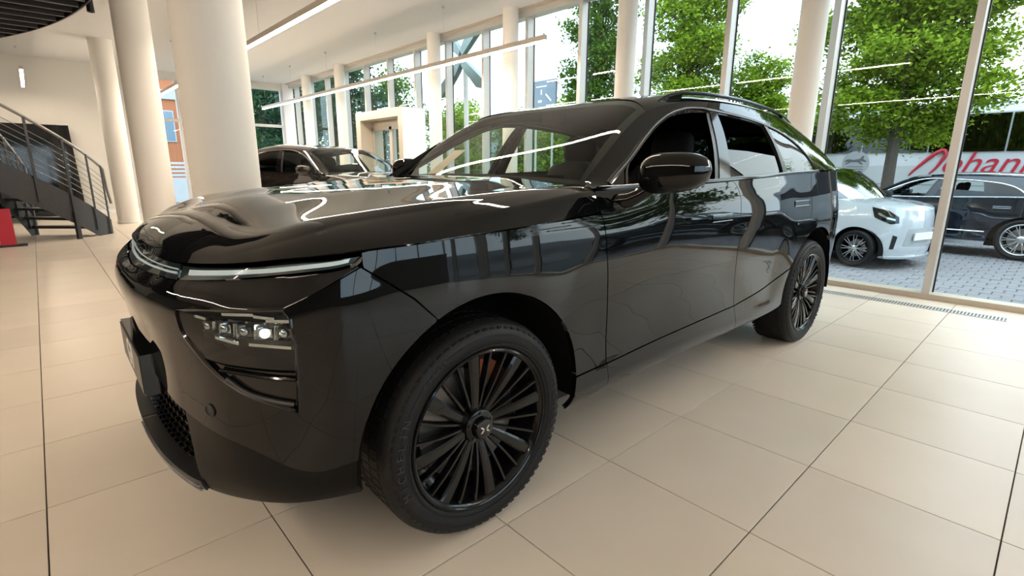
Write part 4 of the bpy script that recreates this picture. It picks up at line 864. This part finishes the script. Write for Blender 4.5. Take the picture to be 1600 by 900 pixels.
coupe = car_copy('coupe_suv', 'glossy dark coupe suv facing the camera behind the hood of the big suv', (4.20, 5.75, 0), math.radians(107.5), DROP+('door_card',), dict({k: 'paint_graphite' for k in PAINTED}, window_trim='chrome'), coupe_warp)
w1_ = None
for x, y, f in ((0, -.83, False), (2.893, -.83, False), (0, .83, True), (2.893, .83, True)):
    if w1_ is None: w1_ = wheel_at(coupe, x, y, .355, f, R=.355, rim=.25, spoke_pat='ten', nseg=56, letters=None)
    else:
        w = copy_tree(w1_, coupe); w.location = (x, y, .355); w.rotation_euler = (0, 0, PI if f else 0)
dark = copy_tree(coupe); dark.rotation_euler = (0, 0, PI); dark['label'] = 'black car parked along the back wall at the left, seen behind the stair'
dark.location = (-.70, 14.93, 0)
# estate car in the parking row
mat('paint_navy', (.006, .010, .017), .05, coat=1., spec=.3)
def estate_warp(P):
    x, y, z = P[:, 0].copy(), P[:, 1].copy(), P[:, 2].copy(); k = np.clip((z-1.2)/.4, 0, 1)
    P[:, 2] = np.where(z > 1.18, 1.0+(z-1.18)*.90, z*.847)+0*z; P[:, 0] = x*.957+.06*k*np.clip((x-2.2)/1.4, 0, 1); P[:, 1] = y*.955
    return P
estate = car_copy('estate_car', 'dark blue estate car with silver window trim parked outside', (13.05, 2.15, GZ), math.radians(-90), tuple(d for d in DROP if d not in ('roof_rail', 'rail_foot'))+('side_vent',), dict({k: 'paint_navy' for k in PAINTED}, window_trim='chrome', belt_molding='chrome', roof_rail='alloy', rail_foot='alloy', door_handle='paint_navy', handle_gap='chrome', light_strip='bar_dark'), estate_warp)
for i, d_ in enumerate([c for c in estate.children if c.name.startswith('front_door') or c.name.startswith('rear_door')]):
    pass
b = MB(); pts = [body(x, .52, .006)*A((.957, .955, .847)) for x in np.linspace(.62, 2.5, 20)]; b.tube(pts, .010, 6).build('chrome_strip', 'chrome', estate)
b = MB(); b.box((.50, -.90, .20), (2.42, -.80, .27)).build('side_step', 'alloy', estate, False)
w2_ = None
for x, y, f in ((0, -.80, False), (2.87, -.80, False), (0, .80, True), (2.87, .80, True)):
    if w2_ is None: w2_ = wheel_at(estate, x, y, .345, f, R=.345, rim=.255, spoke_pat='ten', nseg=56, letters=None, rim_m='alloy')
    else:
        w = copy_tree(w2_, estate); w.location = (x, y, .345); w.rotation_euler = (0, 0, PI if f else 0)
estate2 = copy_tree(estate); estate2.location = (10.6, -3.0, GZ); estate2['label'] = 'second dark estate car outside, just right of the view and mirrored in the suv doors'
# small white two seater
mat('paint_white', (.50, .53, .56), .12, coat=.8); mat('plastic_grey', (.35, .37, .38), .4)
SMR = math.radians(75); sm_c = A((9.45, .97)); _c, _s = math.cos(SMR), math.sin(SMR)
sml = sm_c-A((-_s*.70, _c*.70))
city = thing('city_car', 'small white two seater city car parked close outside the glass', 'car', (sml[0], sml[1], GZ), SMR)
_cp = A([(-.53, 0), (-.515, .25), (-.455, .48), (-.34, .65), (-.17, .755), (0, .80), (.35, .805), (.9, .81), (1.4, .825), (1.873, .83), (2.08, .79), (2.2, .60), (2.235, .3), (2.24, 0)])
_cl = np.r_[0, np.cumsum(np.linalg.norm(np.diff(_cp, axis=0), axis=1))]; _cl -= _cl[5]; CPL = Sp(_cl, _cp); CS0, CS1 = _cl[0], _cl[-1]
_cd = Sp([.1, .17, .22, .30, .40, .56, .68, .78, .86, .94, 1.02, 1.10], [-.10, -.05, -.03, -.005, 0, .004, 0, -.010, -.028, -.05, -.075, -.10])
def cbody(s, z, off=0.):
    s, z = np.broadcast_arrays(A(s), A(z)); p = CPL(s); q = CPL(s+1e-3)-CPL(s-1e-3); q /= np.linalg.norm(q, axis=-1)[..., None]; n = np.stack([-q[..., 1], q[..., 0]], -1)
    sgn = np.where((n*(p-A((.9, 0)))).sum(-1) < 0, -1, 1)[..., None]; n = n*sgn; d = _cd(z)*np.interp(s, [CS0, -.5, .2, CS1], [.75, .8, 1, 1])+off
    return np.concatenate([p+n*d[..., None], z[..., None]], -1)
def cpatch(name, m, prm, off=0., sk=.02, parent=None, sides=(1, -1), label=None):
    r = []
    for sd in sides:
        mb = MB(); P = cbody(prm[..., 0], prm[..., 1], off); h = 2e-3
        N = np.cross(cbody(prm[..., 0]+h, prm[..., 1])-cbody(prm[..., 0]-h, prm[..., 1]), cbody(prm[..., 0], prm[..., 1]+h)-cbody(prm[..., 0], prm[..., 1]-h)); N /= np.linalg.norm(N, axis=-1)[..., None]
        if ((P-A((.9, 0, .5)))*N*A((.3, 1, .1))).sum() < 0: N = -N
        if sd < 0: P, N = mirror(P), mirror(N)
        mb.grid(P, N)
        if sk: skirt(mb, P, N, sk)
        r.append(mb.build(name, m, city if parent is None else parent, True, label))
    return r
carch = lambda c, a0, a1, n=24: [(c+.335*math.cos(a), .285+.335*math.sin(a)) for a in np.linspace(math.radians(a0), math.radians(a1), n)]
SHL = smooth_line([(CS0, .88), (-.6, .90), (-.35, .935), (-.1, .975), (.2, 1.0), (.45, 1.03), (.9, 1.045), (1.5, 1.055), (2.0, 1.06), (CS1, 1.07)], 60)
cpatch('front_bumper', 'paint_white', coons(np.r_[L((CS0, .14), (-.5, .15), (-.335, .17)), carch(0, 190, 128, 12)], cut(SHL, CS0, -.206), L((CS0, .14), (CS0, .88)), L(carch(0, 128, 120)[0], (-.206, float(np.interp(-.206, SHL[:, 0], SHL[:, 1])))), 50, 30))
fnd = cpatch('fender', 'paint_white', coons(np.r_[carch(0, 128, -10, 30), L((.46, .19))], cut(SHL, -.206, .46), L(carch(0, 128, 120)[0], (-.206, float(np.interp(-.206, SHL[:, 0], SHL[:, 1])))), L((.46, .19), (.46, float(np.interp(.46, SHL[:, 0], SHL[:, 1])))), 40, 30))
cpatch('door', 'paint_white', coons(L((.464, .19), (1.42, .19)), cut(SHL, .464, 1.42), L((.464, .19), (.464, 1.03)), L((1.42, .19), (1.42, 1.054)), 30, 24))
cpatch('rear_quarter', 'paint_white', coons(np.r_[L((1.425, .19)), carch(1.873, 197, -10, 30), L((2.4, .25), (CS1, .25))], cut(SHL, 1.425, CS1), L((1.425, .19), (1.425, 1.054)), L((CS1, .25), (CS1, 1.07)), 40, 24))
cpatch('headlamp', 'gloss_black', coons(L((-.54, .70), (-.42, .685), (-.21, .78)), L((-.53, .79), (-.38, .885), (-.16, .93)), L((-.54, .70), (-.53, .79)), L((-.21, .78), (-.16, .93)), 16, 10), .006, .02, label='dark almond shaped headlamp')
cpatch('lamp_arc', 'lamp_reflector', coons(L((-.48, .735), (-.37, .76), (-.25, .825)), L((-.48, .76), (-.37, .79), (-.25, .855)), L((-.48, .735), (-.48, .76)), L((-.25, .825), (-.25, .855)), 12, 3), .009, .004)
cpatch('grille', 'plastic_grey', coons(L((CS0, .34), (-.66, .36)), L((CS0, .62), (-.72, .61)), L((CS0, .34), (CS0, .62)), L((-.66, .36), (-.72, .61)), 14, 8), .004, .01)
cpatch('bumper_vent', 'matte_black', coons(L((-.52, .31), (-.46, .31)), L((-.55, .50), (-.48, .52)), L((-.52, .31), (-.55, .50)), L((-.46, .31), (-.48, .52)), 5, 8), .004, .01)
cpatch('front_lip', 'paint_white', coons(L((CS0, .155), (-.40, .165)), L((CS0, .185), (-.40, .195)), L((CS0, .155), (CS0, .185)), L((-.40, .165), (-.40, .195)), 20, 3), .035, .03)
MB().box((-.56, -.26, .44), (-.545, .26, .55)).build('number_plate', 'white_panel', city, False); 
def city_top(name, m, ctr, edge, parent=city, nv=16, bulge=.02):  # surface from shoulder line in to the centre line
    mb = MB()
    for sd in (1, -1):
        e, c = A(edge), A(ctr); V_ = np.linspace(0, 1, nv)[:, None, None]; P = e[None]+(c-e)[None]*V_; P[..., 2] += bulge*(1-(1-V_[..., 0])**2.2)*np.ones(len(e))
        N = gnorm(P); N *= np.sign(N[..., 2].sum()); N[-1, :, 1] = 0
        if sd < 0: P, N = mirror(P), mirror(N)
        mb.grid(P, N)
    return mb.build(name, m, parent, True)
ss = np.linspace(CS0, .44, 40); eg = cbody(ss, np.interp(ss, SHL[:, 0], SHL[:, 1])); cx_ = np.interp(ss, [CS0, -.6, -.2, .44], [-.44, -.42, -.2, .16]); city_top('hood', 'paint_white', np.stack([cx_, 0*cx_, np.interp(cx_, [-.52, -.3, 0, .16], [.915, .955, .995, 1.01])], 1), eg)
W0 = A([(.17+.27*u*u, .74*u, 1.02+.02*u*u) for u in np.linspace(-1, 1, 21)]); W1 = A([(.78+.10*u*u, .60*u, 1.49-.05*u*u) for u in np.linspace(-1, 1, 21)])
glass('city_glass', (.5, .56, .6), 4.); P = A([W0+(W1-W0)*t_+A((-.02, 0, .03))*4*t_*(1-t_) for t_ in np.linspace(0, 1, 14)]); N = gnorm(P); N *= np.sign(N[..., 2].sum()); MB().grid(P, N).build('windshield', 'city_glass', city, True)
R1 = A([(2.05, .56*u, 1.48-.05*u*u) for u in np.linspace(-1, 1, 21)]); P = A([W1+(R1-W1)*t_+A((0, 0, .05))*4*t_*(1-t_) for t_ in np.linspace(0, 1, 14)]); N = gnorm(P); N *= np.sign(N[..., 2].sum()); mb = MB(); mb.grid(P, N); skirt(mb, P, N, .03); mb.build('roof', 'gloss_black', city, True)
R2 = A([(2.22-.08*u*u, .70*u, 1.08) for u in np.linspace(-1, 1, 21)]); MB().grid(A([R1, R2])).build('rear_glass', 'tint_glass', city)
for sd in (1, -1):
    bl_ = [tuple(cbody(s_, float(np.interp(s_, SHL[:, 0], SHL[:, 1])))) for s_ in np.linspace(.44, 2.1, 20)]; tp_ = [tuple(p) for p in [W1[-1]+(R1[-1]-W1[-1])*t_ for t_ in np.linspace(0, 1, 20)]]
    P = coons(bl_, tp_, [bl_[0], tp_[0]], [bl_[-1], tp_[-1]], 20, 6); P = P if sd > 0 else mirror(P); MB().grid(P).build('side_window', 'tint_glass', city)
    q = A([W0[-1], W1[-1]]) if sd > 0 else mirror(A([W0[-1], W1[-1]])); MB().tube([q[0], q[0]*.5+q[1]*.5+A((-.01, .01*sd, .02)), q[1]], .028, 8).build('windscreen_pillar', 'matte_black', city)
    b = rbox(MB(), (.50, sd*.93, 1.07), (.12, .18, .13), 3.); mo = b.build('side_mirror', 'matte_black', city)
    MB().tube([(.50, sd*.74, 1.05), (.50, sd*.88, 1.055)], .02, 8).build('mirror_arm', 'matte_black', mo)
MB().box((.15, -.66, .16), (2.1, .66, .24)).box((-.35, -.5, .15), (2.05, .5, .22)).build('underbody', 'matte_black', city, False)
MB().box((.30, -.68, .72), (.62, .68, .93)).build('dashboard', 'interior_dark', city, False)
for y in (-.33, .33):
    c_ = rbox(MB(), (1.15, y, .45), (.5, .48, .2)).build('seat', 'interior_dark', city); rbox(MB(), (1.42, y, .85), (.16, .48, .7), lean=.3).build('seat_back', 'interior_dark', c_)
w3_ = None
for x, y, f in ((0, .70, True), (1.873, .72, True), (0, -.70, False), (1.873, -.72, False)):
    if w3_ is None: w3_ = wheel_at(city, x, y, .288, f, R=.288, wid=.19, rim=.205, spoke_pat='cross', nseg=56, letters=None)
    else:
        w = copy_tree(w3_, city); w.location = (x, y, .288); w.rotation_euler = (0, 0, PI if f else 0)
for cx in (0, 1.873):
    for sd in (1, -1):
        b = MB(); b.lathe([(.345, .77), (.35, .48), (.02, .46)], 30, 'y', (cx, 0, .285), a0=math.radians(-14), a1=math.radians(194)); Vv = np.concatenate(b.v); mesh_obj('wheel_well', Vv if sd > 0 else mirror(Vv), b.f, 'liner_black', city)
# white coach with red script
mat('coach_white', (.46, .46, .47), .3, coat=.4); mat('coach_red', (.42, .012, .03), .4); mat('coach_pale', (.33, .33, .34), .4); mat('coach_dark', (.10, .10, .11), .5); mat('coach_grey', (.24, .25, .26), .5)
BX = 19.0; coach = thing('coach', 'long white coach with dark windows and red script lettering parked behind the cars', 'bus', (BX, 0, GZ))
ya, yb = -6.5, 5.2; prof = [(0, .28), (-.02, .6), (-.02, 1.6), (.02, 2.0), (.10, 3.0), (.28, 3.28), (.6, 3.38), (2.0, 3.38), (2.5, 3.2), (2.55, .28)]
mb = MB(); mb.prism(prof, lambda x, z: (x, ya, z), lambda x, z: (x, yb, z)); mb.build('coach_body', 'coach_white', coach, False)
for k in range(7):
    y0 = ya+.25+k*1.62; P = A([[(-.028, y0, 1.98), (-.028, y0+1.58, 1.98)], [(-.004, y0, 2.06), (-.004, y0+1.58, 2.06)], [(.072, y0, 2.96), (.072, y0+1.58, 2.96)]]); MB().grid(P).build('side_window', 'tint_glass', coach); MB().grid(P+A((.016, 0, 0))).build('window_backing', 'black_edge', coach)
MB().box((-.026, ya, 1.06), (-.019, yb, 1.085)).build('panel_line', 'coach_grey', coach, False)
MB().lathe([(.56, -.03), (.56, .2), (0, .2)], 32, 'x', (0, 2.72, .52)).build('wheel_well', 'liner_black', coach)
bw = empty('wheel'); bw.parent = coach; bw.location = (.13, 2.72, .50); bw.rotation_euler = (0, 0, -PI/2); wheel_parts(bw, R=.50, wid=.28, rim=.29, spoke_pat='', nseg=40, letters=None, rim_m='alloy')
MB().lathe([(0, .06), (.10, .06), (.13, .0), (.24, .03), (.27, -.1)], 24, 'y', (0, -.10, 0)).build('hub_cap', 'alloy', bw)
lo = MB().lathe([(0, 0), (.36, 0), (.36, .006), (0, .006)], 40, 'x', (-.03, 3.55, 1.68)).build('logo_disc', 'coach_pale', coach)
an = [(-.30, .06), (-.22, .12), (-.05, .10), (.10, .13), (.17, .22), (.22, .20), (.19, .13), (.30, .05), (.27, .03), (.12, .06), (.20, -.03), (.17, -.05), (.05, .03), (-.12, .03), (-.26, -.04), (-.28, -.02), (-.18, .05), (-.30, .04)]
MB().prism(an, lambda a_, z: (-.034, 3.55-a_, 1.68+z), lambda a_, z: (-.030, 3.55-a_, 1.68+z)).build('logo_animal', 'coach_dark', lo, False)
for dz_ in (-.12, -.19, -.26): MB().box((-.034, 3.55-.22, 1.68+dz_), (-.029, 3.55+.22, 1.68+dz_+.02)).build('logo_bar', 'coach_dark', lo, False)
t = text_mesh('coach_lettering', 'ohannes', .80, 'coach_red', coach, .004, 'LEFT', .35); t.matrix_local = frame_mat(A((-.034, 1.50, 1.66)), A((0, -1, 0)), A((0, 0, 1)))
jp = smooth_line([(-.03, 2.16, 1.33), (-.03, 2.06, 1.47), (-.03, 1.90, 1.66), (-.03, 1.74, 1.84), (-.03, 1.58, 1.98), (-.03, 1.45, 2.02), (-.03, 1.41, 1.92), (-.03, 1.48, 1.72), (-.03, 1.60, 1.50), (-.03, 1.70, 1.38)], 40)
MB().tube(jp, [.022+.032*math.sin(PI*k/39) for k in range(40)], 8).build('coach_initial', 'coach_red', coach)
# ---------------------------------------------------------------- outside ground
mat('paver', (.19, .185, .195), .75, noise=.25, nscale=9); mat('paver_joint', (.12, .12, .11), .9); mat('asphalt', (.13, .13, .135), .85, noise=.2, nscale=30); mat('grass', (.07, .17, .02), .9, noise=.4, nscale=6); mat('pebble', (.24, .235, .23), .7, noise=.35, nscale=14)
gr_ = struct(MB().box((X1+.1, -40, GZ-.2), (90, 90, GZ-.03)).box((-30, Y1+.3, GZ-.2), (X1+.1, 90, GZ-.03)).box((-30, -40, GZ-.2), (X1+.1, Y0-.3, GZ-.03)).build('ground', 'paver_joint', None, False))
struct(MB().box((16.5, -40, GZ-.03), (60, 70, GZ-.005)).box((7.6, 3.0, GZ-.03), (16.5, 70, GZ-.008)).box((-30, Y1+.6, GZ-.03), (7.6, 70, GZ-.01)).box((7.6, -40, GZ-.03), (16.5, -6, GZ-.008)).build('road', 'asphalt', None, False))
lawn = MB().box((10.5, 9.0, GZ-.02), (14.6, 60, GZ+.05)).box((20, 14, GZ-.02), (30, 26, GZ+.08)).build('lawn', 'grass', None, False); lawn['kind'] = 'stuff'; tag(lawn, 'green lawn strips beyond the parking area', 'grass')
pv = None; cnt = 0; rest_ = MB(); pw, pl_ = .20, .20
pvV = [(-.096, -.096, -.05), (.096, -.096, -.05), (.096, .096, -.05), (-.096, .096, -.05), (-.096, -.096, -.006), (.096, -.096, -.006), (.096, .096, -.006), (-.096, .096, -.006), (-.086, -.086, 0), (.086, -.086, 0), (.086, .086, 0), (-.086, .086, 0)]
pave = struct(MB().box((7.62, -6, GZ-.06), (16.5, 3.0, GZ-.035)).build('pavement', 'paver_joint', None, False)); cand = []
for i in range(44):
    for j in range(45):
        x = 7.72+i*pw; y = -5.9+j*pl_+(i % 2)*.1; d = A((x, y, GZ))-CAM; q = (d@_r, d@_u, d@_f); u = 800+FPX*q[0]/q[2]; v = 450-FPX*q[1]/q[2]
        cand.append((0 if (1300 < u < 1640 and 375 < v < 500) else 1, q[2], x, y))
cand.sort()
for n_, (f_, _, x, y) in enumerate(cand):
    dzp = random.uniform(-.004, .004)
    if n_ < 300 and f_ == 0:
        if pv is None: o = mesh_obj('paver', pvV, Fc, 'paver', pave, False); pv = o.data
        else: o = link(bpy.data.objects.new('paver', pv), pave)
        o.location = (x, y, GZ-.012+dzp)
    else: rest_.add(A(pvV)+A((x, y, GZ-.012+dzp)), Fc)
o = rest_.build('paving', 'paver', pave, False); o['kind'] = 'stuff'
kb = struct(MB().box((7.50, -8, GZ-.1), (7.60, 12, GZ+.01)).build('trim_2', 'paver', None, False))
pb = MB(); ico = A([(0, 0, 1), (.9, 0, .3), (.28, .85, .3), (-.72, .53, .3), (-.72, -.53, .3), (.28, -.85, .3), (.72, .53, -.3), (-.28, .85, -.3), (-.9, 0, -.3), (-.28, -.85, -.3), (.72, -.53, -.3), (0, 0, -1)])
icf = [(0, 1, 2), (0, 2, 3), (0, 3, 4), (0, 4, 5), (0, 5, 1), (1, 6, 2), (2, 7, 3), (3, 8, 4), (4, 9, 5), (5, 10, 1), (2, 6, 7), (3, 7, 8), (4, 8, 9), (5, 9, 10), (1, 10, 6), (6, 11, 7), (7, 11, 8), (8, 11, 9), (9, 11, 10), (10, 11, 6)]
for k in range(3600):
    c = A((RNG.uniform(6.72, 7.48), RNG.uniform(-5, 5), GZ+RNG.uniform(-.02, .03))); pb.add(c+ico*RNG.uniform(.016, .04, 3)*A((1, 1, .7)), icf)
o = pb.build('gravel', 'pebble', None, False); o['kind'] = 'stuff'; tag(o, 'strip of grey pebbles along the outside of the glass', 'gravel')
# ---------------------------------------------------------------- trees
def leaf_mat(name, c0, c1):
    m = bpy.data.materials.new(name); m.use_nodes = True; n = m.node_tree.nodes; l = m.node_tree.links; n.clear()
    o = n.new('ShaderNodeOutputMaterial'); d = n.new('ShaderNodeBsdfDiffuse'); t = n.new('ShaderNodeBsdfTranslucent'); mx = n.new('ShaderNodeMixShader'); mx.inputs[0].default_value = .45
    g_ = n.new('ShaderNodeNewGeometry'); r = n.new('ShaderNodeValToRGB'); r.color_ramp.elements[0].color = (*c0, 1); r.color_ramp.elements[1].color = (*c1, 1)
    l.new(g_.outputs['Random Per Island'], r.inputs[0]); l.new(r.outputs[0], d.inputs[0]); l.new(r.outputs[0], t.inputs[0]); l.new(d.outputs[0], mx.inputs[1]); l.new(t.outputs[0], mx.inputs[2]); l.new(mx.outputs[0], o.inputs[0]); MATS[name] = m
leaf_mat('leaf_bright', (.065, .14, .012), (.40, .54, .05)); leaf_mat('leaf_mid', (.03, .08, .012), (.17, .28, .045)); leaf_mat('leaf_dark', (.015, .05, .03), (.07, .16, .07))
mat('bark', (.09, .075, .06), .9, noise=.3, nscale=12)
def leaves(blobs, nclump, per, size, flat=.45, spread=.28):
    Q = []
    tot = sum(r[0]*r[1]*r[2] for _, r in blobs)
    for c, r in blobs:
        k = max(3, int(nclump*r[0]*r[1]*r[2]/tot)); dv = RNG.normal(size=(k, 3)); dv /= np.linalg.norm(dv, axis=1)[:, None]; rad = RNG.uniform(.45, 1.02, k)[:, None]**.6
        cc = A(c)+dv*rad*A(r); s_ = spread*RNG.uniform(.6, 1.3, (k, 1, 1))
        Q.append((cc[:, None, :]+RNG.normal(size=(k, per, 3))*A((1, 1, flat))*s_).reshape(-1, 3))
    Pc = np.concatenate(Q); n = len(Pc); a = RNG.normal(size=(n, 3))*A((1, 1, .5)); a /= np.linalg.norm(a, axis=1)[:, None]; up = A((0, 0, 1))+RNG.normal(size=(n, 3))*.55; b = np.cross(up, a); b /= np.linalg.norm(b, axis=1)[:, None]
    sz = size*RNG.uniform(.6, 1.3, (n, 1)); nn = np.cross(a, b)
    V = np.stack([Pc-a*sz*.6, Pc+b*sz*.38-nn*sz*.08, Pc+a*sz*.6, Pc-b*sz*.38-nn*sz*.08], 1).reshape(-1, 3)
    return V, n
def tree(name, label, x, y, trunk_h, blobs, nclump, per, size, lm, tr=.12, group='trees outside the glass', **k):
    t = thing(name, label, 'tree', (x, y, GZ-.02), 0., group)
    zt_ = max(b[0][2] for b in blobs); MB().tube([(0, 0, 0), (.03, .02, trunk_h), (-.02, .05, trunk_h+(zt_-trunk_h)*.5), (.02, 0, zt_)], [tr, tr*.8, tr*.5, .02], 8).build('trunk', 'bark', t)
    bb = MB()
    for c, r in blobs:
        z0 = trunk_h+(c[2]-trunk_h)*.35; bb.tube([(0, .02, z0), (c[0]*.5, c[1]*.5, z0+(c[2]-z0)*.6), c], [tr*.35, tr*.25, .012], 6)
        for q in range(3):
            e_ = A(c)+RNG.normal(size=3)*A(r)*.5; bb.tube([c, e_], [.02, .006], 5)
    o = bb.build('branches', 'bark', t); o['kind'] = 'stuff'
    V, n = leaves(blobs, nclump, per, size, **k); me = bpy.data.meshes.new('foliage'); me.vertices.add(len(V)); me.vertices.foreach_set('co', V.ravel()); me.loops.add(n*4); me.loops.foreach_set('vertex_index', np.arange(n*4)); me.polygons.add(n); me.polygons.foreach_set('loop_start', np.arange(n)*4); me.update(calc_edges=True); me.validate()
    me.materials.append(MATS[lm]); o = link(bpy.data.objects.new('foliage', me), t); o['kind'] = 'stuff'; return t
def crown(cx, cy, z0, z1, r, n, sq=1.0):
    out = []
    for k in range(n):
        f = (k+.5)/n; z = z0+(z1-z0)*f; rr = r*(1-abs(f-.42)**1.8*1.2); a = k*2.4; off = rr*.55
        out.append(((cx+off*math.cos(a)*sq, cy+off*math.sin(a), z), (max(.35, rr*.62), max(.35, rr*.62), (z1-z0)/n*1.25)))
    return out
tree('leafy_tree', 'big leafy tree right of the slim column, trunk standing between city car and coach', 13.6, 1.55, 2.0, crown(0, 0, 2.2, 8.0, 1.75, 18), 1500, 58, .078, 'leaf_bright', .13, spread=.19)
tree('leafy_tree', 'yellowish leafy tree at the far right edge behind the coach', 23.5, -3.4, 2.2, crown(0, 0, 2.6, 6.6, 2.3, 12), 700, 44, .13, 'leaf_bright', .16)
tree('leafy_tree', 'dense bright tree seen above the middle of the suv roof', 15.0, 7.15, 2.0, crown(0, 0, 1.6, 8.5, 1.2, 16), 900, 50, .09, 'leaf_bright', .14, spread=.2)
tree('leafy_tree', 'tall tree left of the slim column above the suv roof', 15.5, 11.0, 2.0, crown(0, 0, 1.6, 9.5, 1.15, 16), 800, 46, .095, 'leaf_mid', .14, spread=.2)
tree('leafy_tree', 'small rounded tree just left of the column behind the suv tail', 16.6, 5.75, 1.2, crown(0, -.1, .8, 4.7, .95, 12), 600, 44, .09, 'leaf_bright', .11, spread=.18)
for i, (x, y, r, z1, lb) in enumerate(((23, 19.5, 1.9, 5.2, 'round tree behind the slim column near the end of the long light'), (25, 24.5, 1.8, 5.0, 'tree far outside right of the four armed emblem'), (22, 28.0, 2.2, 5.6, 'tree far outside below the four armed emblem'), (19, 31.5, 2.2, 7.6, 'tall tree far outside right of the portal'), (16.5, 35.0, 2.3, 9.0, 'tall tree far outside above the portal'), (14.5, 39.0, 2.3, 8.8, 'tall tree far outside left of the portal'), (12.8, 44.0, 2.4, 9.0, 'tall tree far outside toward the back corner'), (11.6, 50.0, 2.6, 9.5, 'farthest tall tree seen through the glass by the back corner'))):
    tree('leafy_tree', lb, x, y, 1.5, crown(0, 0, .8, z1, r, 9), 420, 34, .19, ('leaf_bright', 'leaf_mid')[i % 2], .16, spread=.45)
for i, (x, y, r, z1, lb) in enumerate(((9.6, 26.0, 2.2, 8.5, 'dark tree behind the right part of the back glass wall'), (14.4, 29.0, 2.2, 9.0, 'dark tree beyond the back corner of the hall'))):
    tree('leafy_tree', lb, x, y, 1.0, crown(0, 0, .3, z1, r, 10), 420, 34, .20, 'leaf_dark', .16, spread=.4)
for i, (x, y) in enumerate(((17.5, -9.5), (15.0, -15.5))):
    tree('leafy_tree', ('leafy tree outside beyond the right edge, mirrored in the suv flank', 'farther leafy tree outside beyond the right edge')[i], x, y, 1.8, crown(0, 0, 2.0, 7.5, 2.2, 12), 500, 36, .16, 'leaf_mid', .14)
# four armed emblem on a mast outside
mat('emblem_metal', (.16, .20, .19), .35, metal=.6)
ec = at(722, 90, x=7.9); em = thing('emblem', 'large dark four armed metal emblem standing high outside the glass', 'emblem', (float(ec[0]), float(ec[1]), GZ))
ez = float(ec[2])-GZ
for sy_, sz_, k in ((-1, 1, 1.), (1, 1, .9), (-1, -1, .85), (1, -1, .95)):
    k *= 1.4
    pts = [(.05, .02), (.22, .12), (.78, .48), (.74, .62), (.55, .58), (.10, .22), (.0, .10)]
    MB().prism([(a_*k*.95, b_*k*1.05) for a_, b_ in pts], lambda a_, b_: (-.06-.05*b_, sy_*a_, ez+sz_*b_), lambda a_, b_: (.06, sy_*a_, ez+sz_*b_)).build('arm', 'emblem_metal', em, False)
MB().tube([(.10, 0, 0), (.10, 0, ez)], .06, 12).build('mast', 'alu', em)
# sign board and pale building, fence rails
sgn = at(851, 147, x=15.2); sb = thing('sign_board', 'grey blue sign board on posts far outside above the suv windscreen', 'sign', (15.2, float(sgn[1]), GZ)); mat('sign_blue', (.17, .21, .26), .4)
zz = float(sgn[2])-GZ; MB().box((-.05, -.62, zz-.55), (.05, .62, zz+.50)).build('board', 'sign_blue', sb, False)
for y in (-.45, .45): MB().tube([(0, y, 0), (0, y, zz-.5)], .04, 8).build('post', 'alu', sb)
for (y0, y1, z0, z1) in ((-.15, .42, .26, .30), (.10, .16, -.02, .16), (.10, .30, -.30, -.22)): MB().box((-.056, y0, zz+z0), (-.05, y1, zz+z1)).build('sign_mark', 'white_print', sb, False)
MB().bar((-.056, -.40, zz-.28), (-.056, -.12, zz-.02), .008, .06, (0, 1, 0)).build('sign_mark', 'white_print', sb, False)
mat('pale_blue', (.33, .40, .46), .5); mat('pale_grey', (.45, .47, .5), .5)
pbld = thing('office_building', 'low pale blue building with grey bands beyond the trees', 'building', (40, 40, GZ), math.radians(38))
MB().box((-14, -3, 0), (14, 6, 5.2)).build('wall', 'pale_blue', pbld, False)
for z in (.9, 2.4, 3.9):
    for k in range(10): MB().box((-13.5+k*2.72, -3.05, z), (-11.1+k*2.72, -2.98, z+.8)).build('window', 'tint_glass', pbld, False); 
MB().box((-14.3, -3.3, 5.2), (14.3, 6.3, 5.5)).build('roof_edge', 'pale_grey', pbld, False)
mat('orange_clad', (.45, .15, .06), .6, noise=.06); mat('pane_blue', (.20, .28, .36), .1)
ob = thing('apartment_block', 'orange clad building seen through the back windows between the columns', 'building', (6.5, 34, GZ))
MB().box((-8, 0, 0), (2.6, 8, 13)).build('wall', 'orange_clad', ob, False); MB().box((-8, -.1, 5.1), (2.6, 0, 5.6)).build('ledge', 'pale_grey', ob, False)
for z in (2.8, 6.2, 9.6):
    for k in range(6):
        x = -7.4+k*1.65; w = MB().box((x, -.06, z), (x+.75, .02, z+1.7)).build('window', 'pale_grey', ob, False); MB().box((x+.06, -.075, z+.06), (x+.69, -.055, z+1.64)).build('pane', 'pane_blue', w, False)
gw = thing('garden_wall', 'grey wall with slatted top below the orange building', 'wall', (5, 24, GZ)); MB().box((-8, 0, 0), (4, .2, 1.0)).build('wall', 'pale_grey', gw, False)
for k in range(4): MB().box((-8, -.02, 1.06+k*.16), (4, .03, 1.15+k*.16)).build('slat', 'pale_grey', gw, False)
